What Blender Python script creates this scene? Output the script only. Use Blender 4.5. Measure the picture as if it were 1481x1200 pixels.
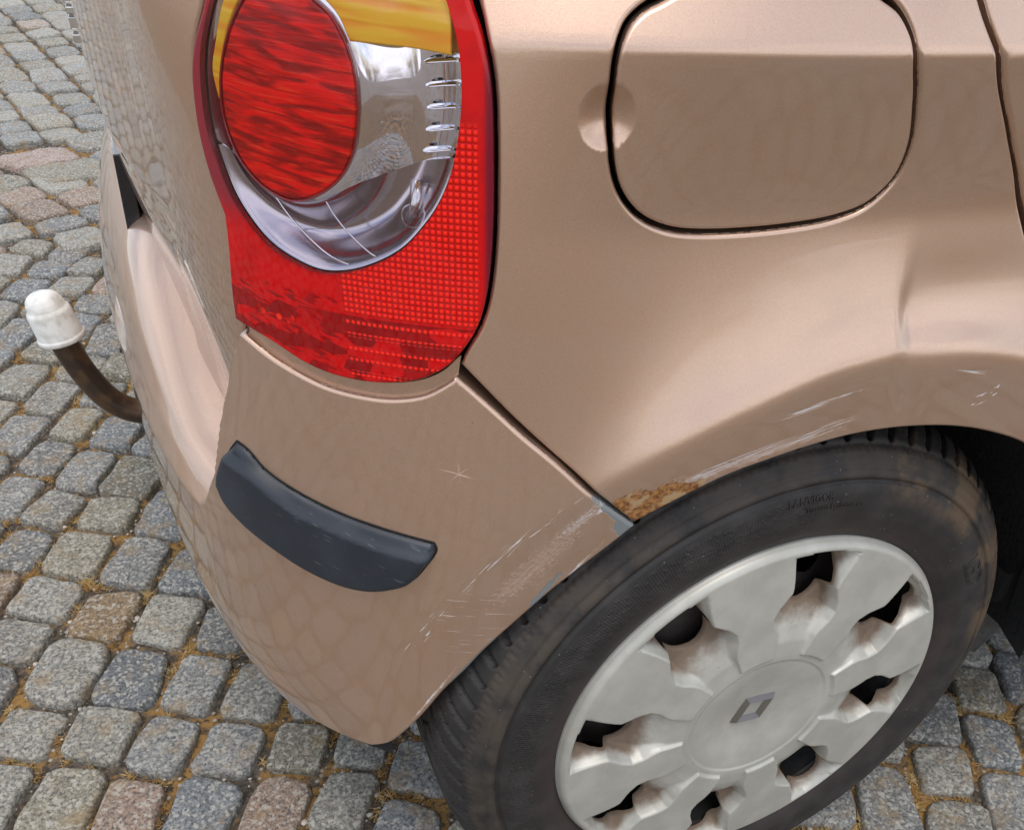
import bpy, math, random, time
import numpy as np
from mathutils import Vector, Matrix, geometry
T0 = time.time()
for o in list(bpy.data.objects): bpy.data.objects.remove(o)
SC = bpy.context.scene; COL = SC.collection
random.seed(7); RNG = np.random.default_rng(7)
PI = math.pi

# ------------------------------------------------------------------ camera
cam = bpy.data.cameras.new('camera'); camo = bpy.data.objects.new('camera', cam); COL.objects.link(camo)
yaw, pitch, roll = 0.42229, 0.69504, 0.06586
cy_, sy_, cp_, sp_ = math.cos(yaw), math.sin(yaw), math.cos(pitch), math.sin(pitch)
fw = Vector((sy_*cp_, cy_*cp_, -sp_)); r0 = Vector((cy_, -sy_, 0)); u0 = r0.cross(fw)
rt = r0*math.cos(roll)+u0*math.sin(roll); up = -r0*math.sin(roll)+u0*math.cos(roll)
CAM = Vector((-0.40869, -0.43772, 0.91644))
camo.matrix_world = Matrix(((rt.x, up.x, -fw.x, CAM.x), (rt.y, up.y, -fw.y, CAM.y), (rt.z, up.z, -fw.z, CAM.z), (0, 0, 0, 1)))
cam.sensor_width = 36; cam.lens = 1270.22/1481*36
cam.shift_x = -66.67/1481; cam.shift_y = 239.81/1481
cam.clip_start = .02; cam.clip_end = 500
SC.camera = camo
def project(p):
    d = Vector(p)-CAM; z = d.dot(fw)
    return (807.2+1270.22*d.dot(rt)/z, 839.8-1270.22*d.dot(up)/z, z)

# ------------------------------------------------------------------ light
world = bpy.data.worlds.new("World"); SC.world = world; world.use_nodes = True
wn = world.node_tree; wn.nodes.clear()
SUN_EL, SUN_AZ = math.radians(70), math.radians(195)      # azimuth clockwise from +Y
sky = wn.nodes.new('ShaderNodeTexSky'); sky.sky_type = 'NISHITA'; sky.sun_disc = False
sky.sun_elevation = SUN_EL; sky.sun_rotation = SUN_AZ; sky.air_density = 1.0; sky.dust_density = 1.5
tc = wn.nodes.new('ShaderNodeTexCoord'); cn = wn.nodes.new('ShaderNodeTexNoise')
cn.inputs['Scale'].default_value = 2.6; cn.inputs['Detail'].default_value = 7; cn.inputs['Roughness'].default_value = .58
mp = wn.nodes.new('ShaderNodeMapping'); mp.inputs['Scale'].default_value = (1, 1, 2.2)
wn.links.new(tc.outputs['Generated'], mp.inputs[0]); wn.links.new(mp.outputs[0], cn.inputs['Vector'])
cr = wn.nodes.new('ShaderNodeValToRGB'); cr.color_ramp.elements[0].position = .40; cr.color_ramp.elements[1].position = .60
wn.links.new(cn.outputs['Fac'], cr.inputs[0])
mx = wn.nodes.new('ShaderNodeMix'); mx.data_type = 'RGBA'
wn.links.new(cr.outputs[0], mx.inputs[0]); wn.links.new(sky.outputs[0], mx.inputs[6]); mx.inputs[7].default_value = (8.0, 8.2, 8.7, 1)
bg = wn.nodes.new('ShaderNodeBackground'); bg.inputs['Strength'].default_value = .150
wo = wn.nodes.new('ShaderNodeOutputWorld')
wn.links.new(mx.outputs[2], bg.inputs[0]); wn.links.new(bg.outputs[0], wo.inputs[0])
sun = bpy.data.lights.new('sun', 'SUN'); suno = bpy.data.objects.new('sun', sun); COL.objects.link(suno)
sun.energy = 1.1; sun.angle = math.radians(24); sun.color = (1, .95, .88)
sdir = Vector((math.sin(SUN_AZ)*math.cos(SUN_EL), math.cos(SUN_AZ)*math.cos(SUN_EL), math.sin(SUN_EL)))
suno.rotation_euler = sdir.to_track_quat('Z', 'Y').to_euler()
SC.view_settings.view_transform = 'Standard'; SC.view_settings.look = 'None'
SC.view_settings.gamma = 1; SC.view_settings.use_curve_mapping = False; SC.view_settings.exposure = 0.33

# ------------------------------------------------------------------ helpers
def tag(o, label=None, cat=None, group=None, kind=None):
    if label: o['label'] = label
    if cat: o['category'] = cat
    if group: o['group'] = group
    if kind: o['kind'] = kind
    return o
def empty(name, loc=(0, 0, 0), parent=None):
    o = bpy.data.objects.new(name, None); COL.objects.link(o); o.empty_display_size = .1
    if parent: o.parent = parent
    o.location = loc
    return o
def mesh_obj(name, V, F, mat, parent=None, uv=None, normals=None, smooth=True, attr=None):
    me = bpy.data.meshes.new(name)
    V = np.asarray(V, float)
    me.from_pydata(V.tolist(), [], [tuple(map(int, f)) for f in F])
    if smooth: me.shade_smooth()
    if uv is not None:
        l = me.uv_layers.new(name='UVMap'); idx = np.empty(len(me.loops), int); me.loops.foreach_get('vertex_index', idx)
        l.data.foreach_set('uv', np.asarray(uv, float)[idx].ravel())
    if attr is not None:
        a = me.color_attributes.new('tint', 'FLOAT_COLOR', 'POINT'); A = np.ones((len(V), 4)); A[:, :3] = attr
        a.data.foreach_set('color', A.ravel())
    if normals is not None:
        me.normals_split_custom_set_from_vertices(np.asarray(normals, float).tolist())
    o = bpy.data.objects.new(name, me); COL.objects.link(o)
    if mat: me.materials.append(mat)
    if parent: o.parent = parent
    return o
class NT:
    """tiny node helper"""
    def __init__(s, name):
        s.m = bpy.data.materials.new(name); s.m.use_nodes = True; s.t = s.m.node_tree; s.t.nodes.clear()
        s.out = s.t.nodes.new('ShaderNodeOutputMaterial')
    def n(s, typ, **k):
        x = s.t.nodes.new(typ)
        for a, b in k.items(): setattr(x, a, b)
        return x
    def put(s, sock, v):
        if isinstance(v, bpy.types.NodeSocket): s.t.links.new(v, sock)
        elif v is not None:
            if isinstance(v, (tuple, list)) and sock.type == 'RGBA' and len(v) == 3: v = (*v, 1)
            sock.default_value = v
    def math(s, op, a, b=None, c=None, clamp=False):
        x = s.n('ShaderNodeMath', operation=op); x.use_clamp = clamp
        s.put(x.inputs[0], a); s.put(x.inputs[1], b)
        if c is not None: s.put(x.inputs[2], c)
        return x.outputs[0]
    def mix(s, f, a, b):
        x = s.n('ShaderNodeMix', data_type='RGBA'); s.put(x.inputs[0], f); s.put(x.inputs[6], a); s.put(x.inputs[7], b); return x.outputs[2]
    def mixf(s, f, a, b):
        x = s.n('ShaderNodeMix', data_type='FLOAT'); s.put(x.inputs[0], f); s.put(x.inputs[2], a); s.put(x.inputs[3], b); return x.outputs[0]
    def uv(s): return s.n('ShaderNodeTexCoord').outputs['UV']
    def objc(s): return s.n('ShaderNodeTexCoord').outputs['Object']
    def pos(s): return s.n('ShaderNodeNewGeometry').outputs['Position']
    def mapping(s, v, loc=(0, 0, 0), rot=(0, 0, 0), sc=(1, 1, 1), kind='TEXTURE'):
        x = s.n('ShaderNodeMapping', vector_type=kind); s.put(x.inputs[0], v); x.inputs[1].default_value = loc; x.inputs[2].default_value = rot; x.inputs[3].default_value = sc
        return x.outputs[0]
    def noise(s, v, scale, detail=3, rough=.5, dist=0):
        x = s.n('ShaderNodeTexNoise'); s.put(x.inputs['Vector'], v); x.inputs['Scale'].default_value = scale; x.inputs['Detail'].default_value = detail
        x.inputs['Roughness'].default_value = rough; x.inputs['Distortion'].default_value = dist; return x.outputs['Fac']
    def voro(s, v, scale, feature='F1', rnd=1.0):
        x = s.n('ShaderNodeTexVoronoi', feature=feature); s.put(x.inputs['Vector'], v); x.inputs['Scale'].default_value = scale
        x.inputs['Randomness'].default_value = rnd; return x
    def ramp(s, f, a, b):
        x = s.n('ShaderNodeMapRange', interpolation_type='SMOOTHSTEP'); s.put(x.inputs[0], f); s.put(x.inputs[1], a); s.put(x.inputs[2], b); return x.outputs[0]
    def sep(s, v):
        x = s.n('ShaderNodeSeparateXYZ'); s.put(x.inputs[0], v); return x.outputs
    def bump(s, h, dist, strength=1.0, normal=None):
        x = s.n('ShaderNodeBump'); s.put(x.inputs['Height'], h); x.inputs['Distance'].default_value = dist; x.inputs['Strength'].default_value = strength
        if normal is not None: s.put(x.inputs['Normal'], normal)
        return x.outputs[0]
    def bsdf(s, color, rough=.5, metallic=0, normal=None, coat=0, coat_rough=.03, coat_normal=None, spec=.5, ior=1.5):
        x = s.n('ShaderNodeBsdfPrincipled'); s.put(x.inputs['Base Color'], color); s.put(x.inputs['Roughness'], rough); s.put(x.inputs['Metallic'], metallic)
        if normal is not None: s.put(x.inputs['Normal'], normal)
        s.put(x.inputs['Coat Weight'], coat); s.put(x.inputs['Coat Roughness'], coat_rough); s.put(x.inputs['Specular IOR Level'], spec)
        if coat_normal is not None: s.put(x.inputs['Coat Normal'], coat_normal)
        s.t.links.new(x.outputs[0], s.out.inputs[0]); return x

def simple(name, color, rough=.5, metallic=0, coat=0, bump=None):
    m = NT(name); nrm = None; c = color
    n = m.noise(m.pos(), 60, 4, .6)
    c = m.mix(m.ramp(n, .3, .7), tuple(x*.8 for x in color), tuple(min(1, x*1.15) for x in color))
    if bump: nrm = m.bump(m.noise(m.pos(), bump[0], 3), bump[1])
    m.bsdf(c, rough, metallic, nrm, coat); return m.m

# ------------------------------------------------------------------ materials
def ell_mask(m, uv, cu, cv, ang, a, b, soft=.35, nz=None):
    p = m.mapping(uv, (cu, cv, 0), (0, 0, ang), (a, b, 1))
    l = m.n('ShaderNodeVectorMath', operation='LENGTH'); m.put(l.inputs[0], p); d = l.outputs['Value']
    if nz is not None: d = m.math('ADD', d, nz)
    return m.ramp(d, 1.0, 1.0-soft)
def streaks(m, uv, ang, sx, sy, lo, hi, seed=0.0):
    p = m.mapping(uv, (seed, seed*.7, 0), (0, 0, ang), (sx, sy, 1))
    return m.ramp(m.noise(p, 1.0, 1.5, .5), lo, hi)
PAINT = (.630, .422, .302)
GREY = (.19, .205, .205); PALE = (.62, .58, .56); WHITE = (.66, .68, .74)
def paint(name, marks=()):
    """copper beige metallic paint; marks = wear with a shape of its own, in metres on the panel"""
    m = NT(name); uv = m.uv(); P = m.pos()
    fl = m.voro(P, 1900).outputs['Color']; fx = m.sep(fl)[0]
    fine = m.noise(P, 900, 2, .7)
    base = m.mix(m.ramp(fx, .0, 1.0), tuple(x*.95 for x in PAINT), tuple(min(1, x*1.05) for x in PAINT))
    dustn = m.noise(P, 7, 5, .6); dust = m.math('MULTIPLY', m.ramp(dustn, .42, .75), .22)
    base = m.mix(dust, base, (.42, .34, .27))
    rough = m.mixf(dust, .33, .55); metal = m.mixf(dust, .78, .5); coat = m.mixf(dust, 1.0, .75)
    h = None
    scr_all = None
    for k in marks:
        kind = k[0]
        if kind == 'scratch':
            _, cu, cv, ang, a, b, sx, sy, lo, hi, col, seed = k
            mk = m.math('MULTIPLY', ell_mask(m, uv, cu, cv, ang, a, b, .6), streaks(m, uv, ang, sx, sy, lo, hi, seed))
        elif kind == 'patch':
            _, cu, cv, ang, a, b, amp, sc, col, seed = k
            nz = m.math('MULTIPLY', m.math('SUBTRACT', m.noise(m.mapping(uv, (seed, 0, 0)), sc, 5, .65), .5), amp)
            mk = ell_mask(m, uv, cu, cv, ang, a, b, .12 if col in ('rust', GREY) else .9, nz)
            if col not in ('rust', GREY): mk = m.math('MULTIPLY', mk, m.math('MULTIPLY_ADD', streaks(m, uv, ang, a*.6, .0012, .42, .62, seed), .7, .3))
        if kind == 'patch' and col == 'rust':
            rn = m.noise(uv, 260, 5, .7); c = m.mix(m.ramp(rn, .35, .65), (.120, .042, .014), (.42, .190, .055))
            c = m.mix(m.ramp(m.noise(uv, 90, 3), .5, .62), c, (.40, .26, .13))
        else: c = col
        base = m.mix(mk, base, c); rough = m.mixf(mk, rough, .75); metal = m.mixf(mk, metal, 0.0); coat = m.mixf(mk, coat, 0.0)
        scr_all = mk if scr_all is None else m.math('MAXIMUM', scr_all, mk)
    # hairline scratches and specks
    hair = m.math('MULTIPLY', streaks(m, uv, .5, .10, .0012, .745, .80, 3.3), m.ramp(m.noise(uv, 9, 2), .5, .7))
    sp = m.ramp(m.voro(P, 55).outputs['Distance'], .030, .018)
    spm = m.math('MULTIPLY', sp, m.ramp(m.noise(P, 13, 2), .56, .62))
    base = m.mix(m.math('MULTIPLY', hair, .30), base, (.62, .55, .50)); base = m.mix(spm, base, (.10, .08, .07))
    orange = m.noise(P, 420, 2, .5)
    bn = m.bump(m.math('ADD', m.math('MULTIPLY', fine, .5), m.math('MULTIPLY', fx, .5)), .00012, .35)
    if scr_all is not None: bn = m.bump(m.math('MULTIPLY', scr_all, -1.0), .0004, .6, bn)
    cn_ = m.bump(orange, .00004, .25)
    m.bsdf(base, rough, metal, bn, coat, .035, cn_)
    return m.m
GREY = (.19, .205, .205); PALE = (.62, .58, .56); WHITE = (.66, .68, .74)
M_paint = paint('car_paint')
M_quarter = paint('car_paint_quarter', [
    ('scratch', .055, .6190, -.26, .055, .0065, .030, .0011, .52, .60, PALE, .3),
    ('scratch', .100, .6090, -.30, .050, .0045, .030, .0011, .54, .62, WHITE, 1.3),
    ('scratch', .058, .6430, -.22, .026, .0022, .022, .0009, .47, .56, PALE, 2.1),
    ('scratch', .132, .5965, -.40, .022, .0050, .010, .0012, .55, .62, WHITE, 4.1),
    ('scratch', -.098, .6330, -.45, .020, .0090, .006, .0022, .60, .66, PALE, 5.1),
    ('scratch', -.075, .6550, .2, .020, .0015, .014, .0009, .45, .56, PALE, 6.1),
    ('patch', .0700, .6140, -.24, .060, .0060, 3.3, 160, (.47, .36, .30), 12.0),
    ('patch', .1180, .6010, -.34, .034, .0050, 3.2, 260, (.52, .44, .40), 13.0),
    ('patch', .0350, .6500, -.2, .030, .0014, 2.0, 240, PALE, 14.0),
    ('patch', .1560, .5750, -.28, .042, .0210, 1.4, 60, 'rust', .2),
    ('patch', .1440, .5830, -.5, .022, .0060, 1.4, 90, 'rust', .8),
])
M_bumper = paint('car_paint_bumper', [
    ('scratch', .1860, .5870, -.9, .016, .0040, .010, .0020, .50, .58, WHITE, .4),
    ('scratch', .2250, .5740, -.74, .050, .0045, .020, .0016, .58, .64, PALE, 1.4),
    ('scratch', .2620, .5360, -.92, .050, .0050, .020, .0014, .60, .66, PALE, 2.4),
    ('scratch', .3130, .4660, -1.0, .050, .0070, .020, .0016, .62, .68, PALE, 3.4),
    ('scratch', .2700, .4700, .05, .060, .0500, .030, .0009, .66, .72, PALE, 7.4),
    ('patch', .1680, .5640, .0, .013, .011, 1.0, 70, GREY, .4),
    ('patch', .1830, .5760, -2.35, .024, .0030, 1.3, 90, GREY, 1.1),
    ('patch', .2270, .5060, -1.0, .024, .0022, 1.5, 120, GREY, 2.1),
    ('patch', .2850, .4230, -.98, .040, .0020, 1.7, 120, GREY, 3.1),
    ('patch', .2560, .5060, 0, .0032, .0024, 2.6, 500, (.44, .37, .33), 4.1),
    ('patch', .2050, .5720, -.8, .030, .0050, 3.4, 420, (.50, .45, .42), 9.1),
    ('patch', .2350, .5300, -.9, .055, .0110, 3.6, 330, (.40, .28, .21), 9.6),
    ('patch', .2050, .5270, -.95, .030, .0016, 2.6, 200, PALE, 10.6),
    ('patch', .3150, .3850, -1.05, .050, .0016, 2.6, 160, PALE, 11.6),
    ('scratch', .2850, .6060, .2, .016, .0011, .012, .0008, .46, .62, (.52, .38, .30), 5.0),
    ('scratch', .2850, .6060, 1.5, .010, .0010, .010, .0008, .46, .62, (.52, .38, .30), 6.0),
    ('scratch', .2850, .6060, 2.4, .011, .0010, .010, .0008, .46, .62, (.52, .38, .30), 8.0),
    ('patch', .2760, .6440, 0, .0013, .0011, 1.0, 900, (.03, .025, .02), 5.1),
])
M_black = simple('black_cavity', (.008, .008, .008), .8)
M_under = simple('underbody_black', (.015, .015, .014), .85, bump=(90, .002))
M_glass_dark = simple('window_glass', (.01, .012, .013), .05, 0, .5)
def mk_strip():
    m = NT('rub_strip_plastic'); P = m.pos(); uv = m.uv()
    n = m.noise(P, 1500, 2); c = m.mix(m.ramp(m.noise(P, 25, 4), .4, .7), (.017, .022, .030), (.028, .034, .044))
    s1 = m.math('MULTIPLY', streaks(m, uv, .35, .02, .0012, .66, .72, 2.2), m.ramp(m.noise(uv, 30, 2), .5, .6))
    c = m.mix(m.math('MULTIPLY', s1, .6), c, (.22, .23, .24))
    m.bsdf(c, m.mixf(m.noise(P, 40, 3), .38, .55), 0, m.bump(n, .00010, .5)); return m.m
M_strip = mk_strip()
def mk_redlens():
    m = NT('red_lens'); uv = m.uv(); x, y, _ = m.sep(uv)
    # little square prisms moulded in the lens, rows that thin out towards the bottom
    gx = m.math('FRACT', m.math('DIVIDE', x, .0033)); gy = m.math('FRACT', m.math('DIVIDE', y, .0033))
    qx = m.math('SINE', m.math('MULTIPLY', gx, PI)); qy = m.math('SINE', m.math('MULTIPLY', gy, PI))
    bead = m.math('MULTIPLY', qx, qy)
    right = m.ramp(x, .352, .348)                      # grid covers the half next to the wing
    inner = m.ramp(x, .2705, .2725)
    top = m.math('MULTIPLY', right, inner)
    hgt = m.ramp(m.math('ADD', y, m.math('MULTIPLY', m.math('SUBTRACT', x, .27), 0.0)), .7060, .7075)
    g1 = m.math('MULTIPLY', top, hgt)
    upl = m.ramp(y, .812, .806); g1 = m.math('MULTIPLY', g1, upl)
    # lower band: dark with bright dotted rows
    ry = m.math('FRACT', m.math('DIVIDE', m.math('SUBTRACT', y, .6655), .0080)); row = m.ramp(m.math('ABSOLUTE', m.math('SUBTRACT', ry, .5)), .22, .16)
    low = m.math('SUBTRACT', 1.0, m.ramp(y, .7045, .7058))
    g2 = m.math('MULTIPLY', m.math('MULTIPLY', row, top), low)
    pat = m.noise(m.mapping(uv, sc=(.020, .0055, 1)), 1.0, 1, .3)
    cell = m.voro(m.mapping(uv, sc=(.016, .0080, 1)), 1.0, rnd=.6).outputs['Color']; cl = m.sep(cell)[0]
    dark = m.math('MULTIPLY', low, m.ramp(cl, .35, .6))
    band2 = m.math('MULTIPLY', m.ramp(y, .716, .712), m.ramp(x, .352, .356))
    dark = m.math('MAXIMUM', dark, m.math('MULTIPLY', band2, m.ramp(m.noise(m.mapping(uv, rot=(0, 0, .25), sc=(.012, .003, 1)), 1.0, 3), .5, .62)))
    c = m.mix(dark, (.62, .002, .003), (.27, .001, .002))
    c = m.mix(m.math('MULTIPLY', m.ramp(m.noise(uv, 55, 3), .45, .7), .5), c, (.42, .001, .002))
    dots = m.math('MULTIPLY', m.math('ADD', g1, g2, clamp=True), m.ramp(bead, .25, .75))
    c = m.mix(m.math('MULTIPLY', m.math('ADD', g1, 0.0), .55), c, (.50, .001, .001))
    c = m.mix(dots, c, (1.0, .018, .006))
    sp = m.math('MULTIPLY', m.ramp(m.voro(uv, 170).outputs['Distance'], .42, .25), ell_mask(m, uv, .395, .693, .1, .022, .010, .7))
    c = m.mix(m.math('MULTIPLY', sp, .9), c, (1, .03, .01))
    ed = m.ramp(x, .2700, .2655); c = m.mix(ed, c, (.17, .006, .02))
    el = m.math('MULTIPLY', m.ramp(x, .398, .418), m.ramp(y, .735, .765)); c = m.mix(m.math('MULTIPLY', el, .85), c, (.20, .030, .045))  # mauve sky reflection at grazing view, put into the left edge colour
    h = m.math('MULTIPLY', m.math('ADD', g1, g2, clamp=True), bead)
    b = m.bump(h, .0007, .8)
    fn = m.bump(m.noise(uv, 30, 3), .0003, .3)
    bs = m.bsdf(c, .35, 0, b, .55, .02, fn, spec=.15); m.put(bs.inputs['Emission Strength'], 0.0)
    m.put(bs.inputs['Subsurface Weight'], .0)
    return m.m
M_red = mk_redlens()
def mk_round():
    m = NT('red_round_lens'); uv = m.uv()
    p = m.mapping(uv, rot=(0, 0, .10), sc=(.030, .0044, 1))
    n = m.noise(p, 1.0, 2, .5, .8); n2 = m.noise(m.mapping(uv, rot=(0, 0, .10), sc=(.060, .020, 1)), 1.0, 2, .5, .5)
    n3 = m.noise(m.mapping(uv, rot=(0, 0, .05), sc=(.020, .0016, 1)), 1.0, 1, .5)
    a = m.ramp(m.math('ADD', m.math('MULTIPLY', n, .78), m.math('MULTIPLY', n2, .22)), .38, .60)
    c = m.mix(a, (.36, .0005, .001), (1.0, .005, .003))
    c = m.mix(m.math('MULTIPLY', m.ramp(n3, .58, .70), a), c, (1.0, .05, .01))
    m.bsdf(c, .3, 0, m.bump(m.math('ADD', n, n3), .0008, .5), .5, .02, spec=.15); return m.m
M_round = mk_round()
def mk_amber():
    m = NT('amber_lens'); uv = m.uv()
    n = m.noise(m.mapping(uv, rot=(0, 0, .06), sc=(.09, .0075, 1)), 1.0, 1, .5, .8)
    x, y, _ = m.sep(uv)
    c = m.mix(m.ramp(n, .4, .62), (1.0, .40, .006), (1.0, .62, .02))
    m.bsdf(c, .25, .1, m.bump(n, .0010, .5), .6, .02); return m.m
M_amber = mk_amber()
def mk_chrome(name, col=(.84, .85, .87), rough=.035, bscale=25, bd=.00012):
    m = NT(name); n = m.noise(m.pos(), bscale, 3)
    m.bsdf(col, rough, 1.0, m.bump(n, bd, .35)); return m.m
M_chrome = mk_chrome('reflector_chrome'); M_bowl = mk_chrome('reflector_grey_reflection', (.50, .47, .51), .16, 12, .00005)  # bowl chrome darkened in colour to stand for its purple-grey reflections
M_badge = mk_chrome('badge_chrome', (.62, .61, .60), .22)
def mk_clear():
    m = NT('clear_lens'); fr = m.n('ShaderNodeLayerWeight'); fr.inputs[0].default_value = .12
    tr = m.n('ShaderNodeBsdfTransparent'); tr.inputs[0].default_value = (.93, .90, .93, 1); gl = m.n('ShaderNodeBsdfGlossy'); gl.inputs['Roughness'].default_value = .02
    gl.inputs['Color'].default_value = (1, 1, 1, 1)
    dn = m.n('ShaderNodeBump'); dn.inputs['Distance'].default_value = .0003; m.put(dn.inputs['Height'], m.noise(m.uv(), 20, 2)); m.put(gl.inputs['Normal'], dn.outputs[0])
    f = m.math('MULTIPLY_ADD', fr.outputs['Fresnel'], 1.0, .035, clamp=True)
    mx_ = m.n('ShaderNodeMixShader'); m.put(mx_.inputs[0], f); m.put(mx_.inputs[1], tr.outputs[0]); m.put(mx_.inputs[2], gl.outputs[0])
    m.t.links.new(mx_.outputs[0], m.out.inputs[0]); return m.m
M_clear = mk_clear()
def mk_hub():
    m = NT('hub_cap_silver'); P = m.objc(); x, y, z = m.sep(P)
    n = m.noise(P, 22, 5, .6); hx = m.n('ShaderNodeVertexColor'); hx.layer_name = 'tint'; dep = m.sep(hx.outputs[0])[0]
    c = m.mix(m.ramp(n, .35, .7), (.41, .40, .35), (.50, .485, .43))
    dirt = m.math('MULTIPLY', m.ramp(m.math('ADD', dep, m.math('MULTIPLY', m.math('SUBTRACT', m.noise(P, 60, 5, .65), .5), .9)), .15, .8), .92)
    c = m.mix(dirt, c, (.155, .100, .062))
    sp = m.math('MULTIPLY', m.ramp(m.voro(P, 90).outputs['Distance'], .07, .04), m.ramp(m.noise(P, 31, 2), .5, .6))
    c = m.mix(m.math('MULTIPLY', sp, .7), c, (.16, .12, .08))
    m.bsdf(c, m.mixf(dirt, .50, .80), m.mixf(dirt, .30, 0), m.bump(m.noise(P, 1200, 2), .00006, .4), m.mixf(dirt, .25, 0), .2); return m.m
M_hub = mk_hub()
M_rimsteel = simple('rim_steel_brown', (.035, .026, .023), .55, .2)
def mk_tyre():
    m = NT('tyre_rubber'); P = m.objc(); x, y, z = m.sep(P)
    r = m.math('SQRT', m.math('ADD', m.math('MULTIPLY', x, x), m.math('MULTIPLY', z, z)))
    th = m.math('ARCTAN2', z, x)
    c = m.mix(m.ramp(m.noise(P, 40, 4), .4, .7), (.015, .013, .012), (.030, .026, .024))
    band = m.math('MULTIPLY', m.ramp(r, .256, .262), m.ramp(r, .284, .279))
    bn_ = m.ramp(m.noise(P, 24, 5, .65), .35, .6)
    outer = m.ramp(y, .05, .03)
    c = m.mix(m.math('MULTIPLY', m.math('MULTIPLY', band, bn_), .65), c, (.070, .052, .036))
    inn = m.math('MULTIPLY', m.ramp(r, .232, .205), m.ramp(m.noise(P, 14, 4), .3, .6))
    c = m.mix(m.math('MULTIPLY', inn, .6), c, (.045, .029, .024))
    # mud stain on the front upper shoulder
    st = m.math('MULTIPLY', m.math('MULTIPLY', m.ramp(x, .02, .10), m.ramp(z, -.02, .06)), m.math('MULTIPLY', m.ramp(r, .235, .252), m.ramp(m.noise(P, 13, 6, .7), .46, .60)))
    c = m.mix(m.math('MULTIPLY', st, .65), c, (.135, .085, .045))
    sp = m.math('MULTIPLY', m.ramp(m.voro(P, 130).outputs['Distance'], .09, .05), m.ramp(m.noise(P, 33, 2), .5, .58))
    c = m.mix(m.math('MULTIPLY', sp, .6), c, (.35, .31, .24))
    # moulded sidewall texture and tread sipes
    cmb = m.n('ShaderNodeCombineXYZ'); m.put(cmb.inputs[0], m.math('MULTIPLY', th, 40.0)); m.put(cmb.inputs[1], m.math('MULTIPLY', r, 260.0)); m.put(cmb.inputs[2], 0.0)
    vz = m.voro(cmb.outputs[0], 1.0).outputs['Distance']
    ann = m.math('MULTIPLY', m.ramp(r, .222, .228), m.ramp(r, .252, .246))
    relief = m.math('MULTIPLY', m.math('MULTIPLY', m.ramp(vz, .45, .35), ann), m.ramp(x, .02, -.02))
    fine = m.math('MULTIPLY', m.math('SINE', m.math('MULTIPLY', th, 620.0)), m.math('MULTIPLY', ann, .15))
    sipe = m.math('MULTIPLY', m.ramp(m.math('ABSOLUTE', m.math('SINE', m.math('ADD', m.math('MULTIPLY', th, 234.0), m.math('MULTIPLY', y, 160.0)))), .16, .05), m.ramp(r, .289, .293))
    c = m.mix(m.math('MULTIPLY', sipe, .6), c, (.006, .006, .006))
    h = m.math('SUBTRACT', m.math('ADD', m.math('MULTIPLY', relief, .8), fine), sipe)
    h = m.math('ADD', h, m.math('MULTIPLY', m.noise(P, 300, 4), .4))
    m.bsdf(c, m.mixf(m.noise(P, 20, 3), .52, .75), 0, m.bump(h, .0011, .8)); return m.m
M_tyre = mk_tyre()
def mk_stone():
    m = NT('granite_sett'); P = m.pos(); a = m.n('ShaderNodeVertexColor'); a.layer_name = 'tint'; t = a.outputs[0]
    sepc = m.n('ShaderNodeSeparateColor'); m.put(sepc.inputs[0], t)
    n1 = m.noise(P, 230, 6, .8); n2 = m.noise(P, 380, 3, .6); n3 = m.noise(P, 30, 5, .65)
    v = m.voro(P, 260).outputs['Color']; vv = m.sep(v)[0]
    dk = m.mix(1.0, t, t); 
    mul = m.n('ShaderNodeMix', data_type='RGBA', blend_type='MULTIPLY'); mul.inputs[0].default_value = 1; m.put(mul.inputs[6], t)
    m.put(mul.inputs[7], m.mix(m.ramp(n1, .36, .62), (.30, .31, .34), (1.50, 1.45, 1.32)))
    c = mul.outputs[2]
    c = m.mix(m.math('MULTIPLY', m.ramp(vv, .70, .86), .65), c, (.50, .47, .40))
    c = m.mix(m.math('MULTIPLY', m.ramp(n2, .60, .70), .70), c, (.045, .05, .06))
    c = m.mix(m.math('MULTIPLY', m.ramp(n3, .50, .68), .48), c, (.30, .20, .09))
    h = m.math('ADD', m.math('MULTIPLY', n1, .7), m.math('MULTIPLY', m.noise(P, 70, 4), 1.0))
    m.bsdf(c, m.mixf(n3, .45, .72), 0, m.bump(h, .0030, .9), spec=.45); return m.m
M_stone = mk_stone()
def mk_joint():
    m = NT('joint_sand_and_moss'); P = m.pos()
    n = m.noise(P, 16, 5, .65); n2 = m.noise(P, 120, 5, .7)
    c = m.mix(m.ramp(n2, .35, .65), (.050, .042, .034), (.15, .125, .098))
    og = m.math('MULTIPLY', m.ramp(n, .46, .57), m.ramp(n2, .32, .54)); c = m.mix(m.math('MULTIPLY', og, .9), c, (.36, .205, .065))
    vd = m.voro(P, 150); c = m.mix(m.math('MULTIPLY', m.ramp(m.sep(vd.outputs['Color'])[1], .80, .86), m.ramp(vd.outputs['Distance'], .42, .3)), c, (.42, .39, .34))
    # far beyond the modelled stones the same paving goes on as a pattern
    big = m.voro(P, 9.5, rnd=.7); dist = m.math('ADD', m.math('ABSOLUTE', m.sep(P)[0]), m.math('ABSOLUTE', m.sep(P)[1]))
    far = m.ramp(dist, 8.0, 9.0)
    c = m.mix(m.math('MULTIPLY', far, m.ramp(big.outputs['Distance'], .55, .4)), c, (.30, .30, .28))
    m.bsdf(c, .9, 0, m.bump(m.math('ADD', n2, m.noise(P, 400, 3)), .004, .8), spec=.2); return m.m
M_joint = mk_joint()
M_pebble = simple('pebble_cream', (.50, .45, .38), .7)
def mk_straw():
    m = NT('dry_moss_straw'); n = m.noise(m.pos(), 35, 3)
    c = m.mix(m.ramp(n, .35, .65), (.38, .21, .06), (.56, .40, .17)); m.bsdf(c, .85); return m.m
M_straw = mk_straw()
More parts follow.
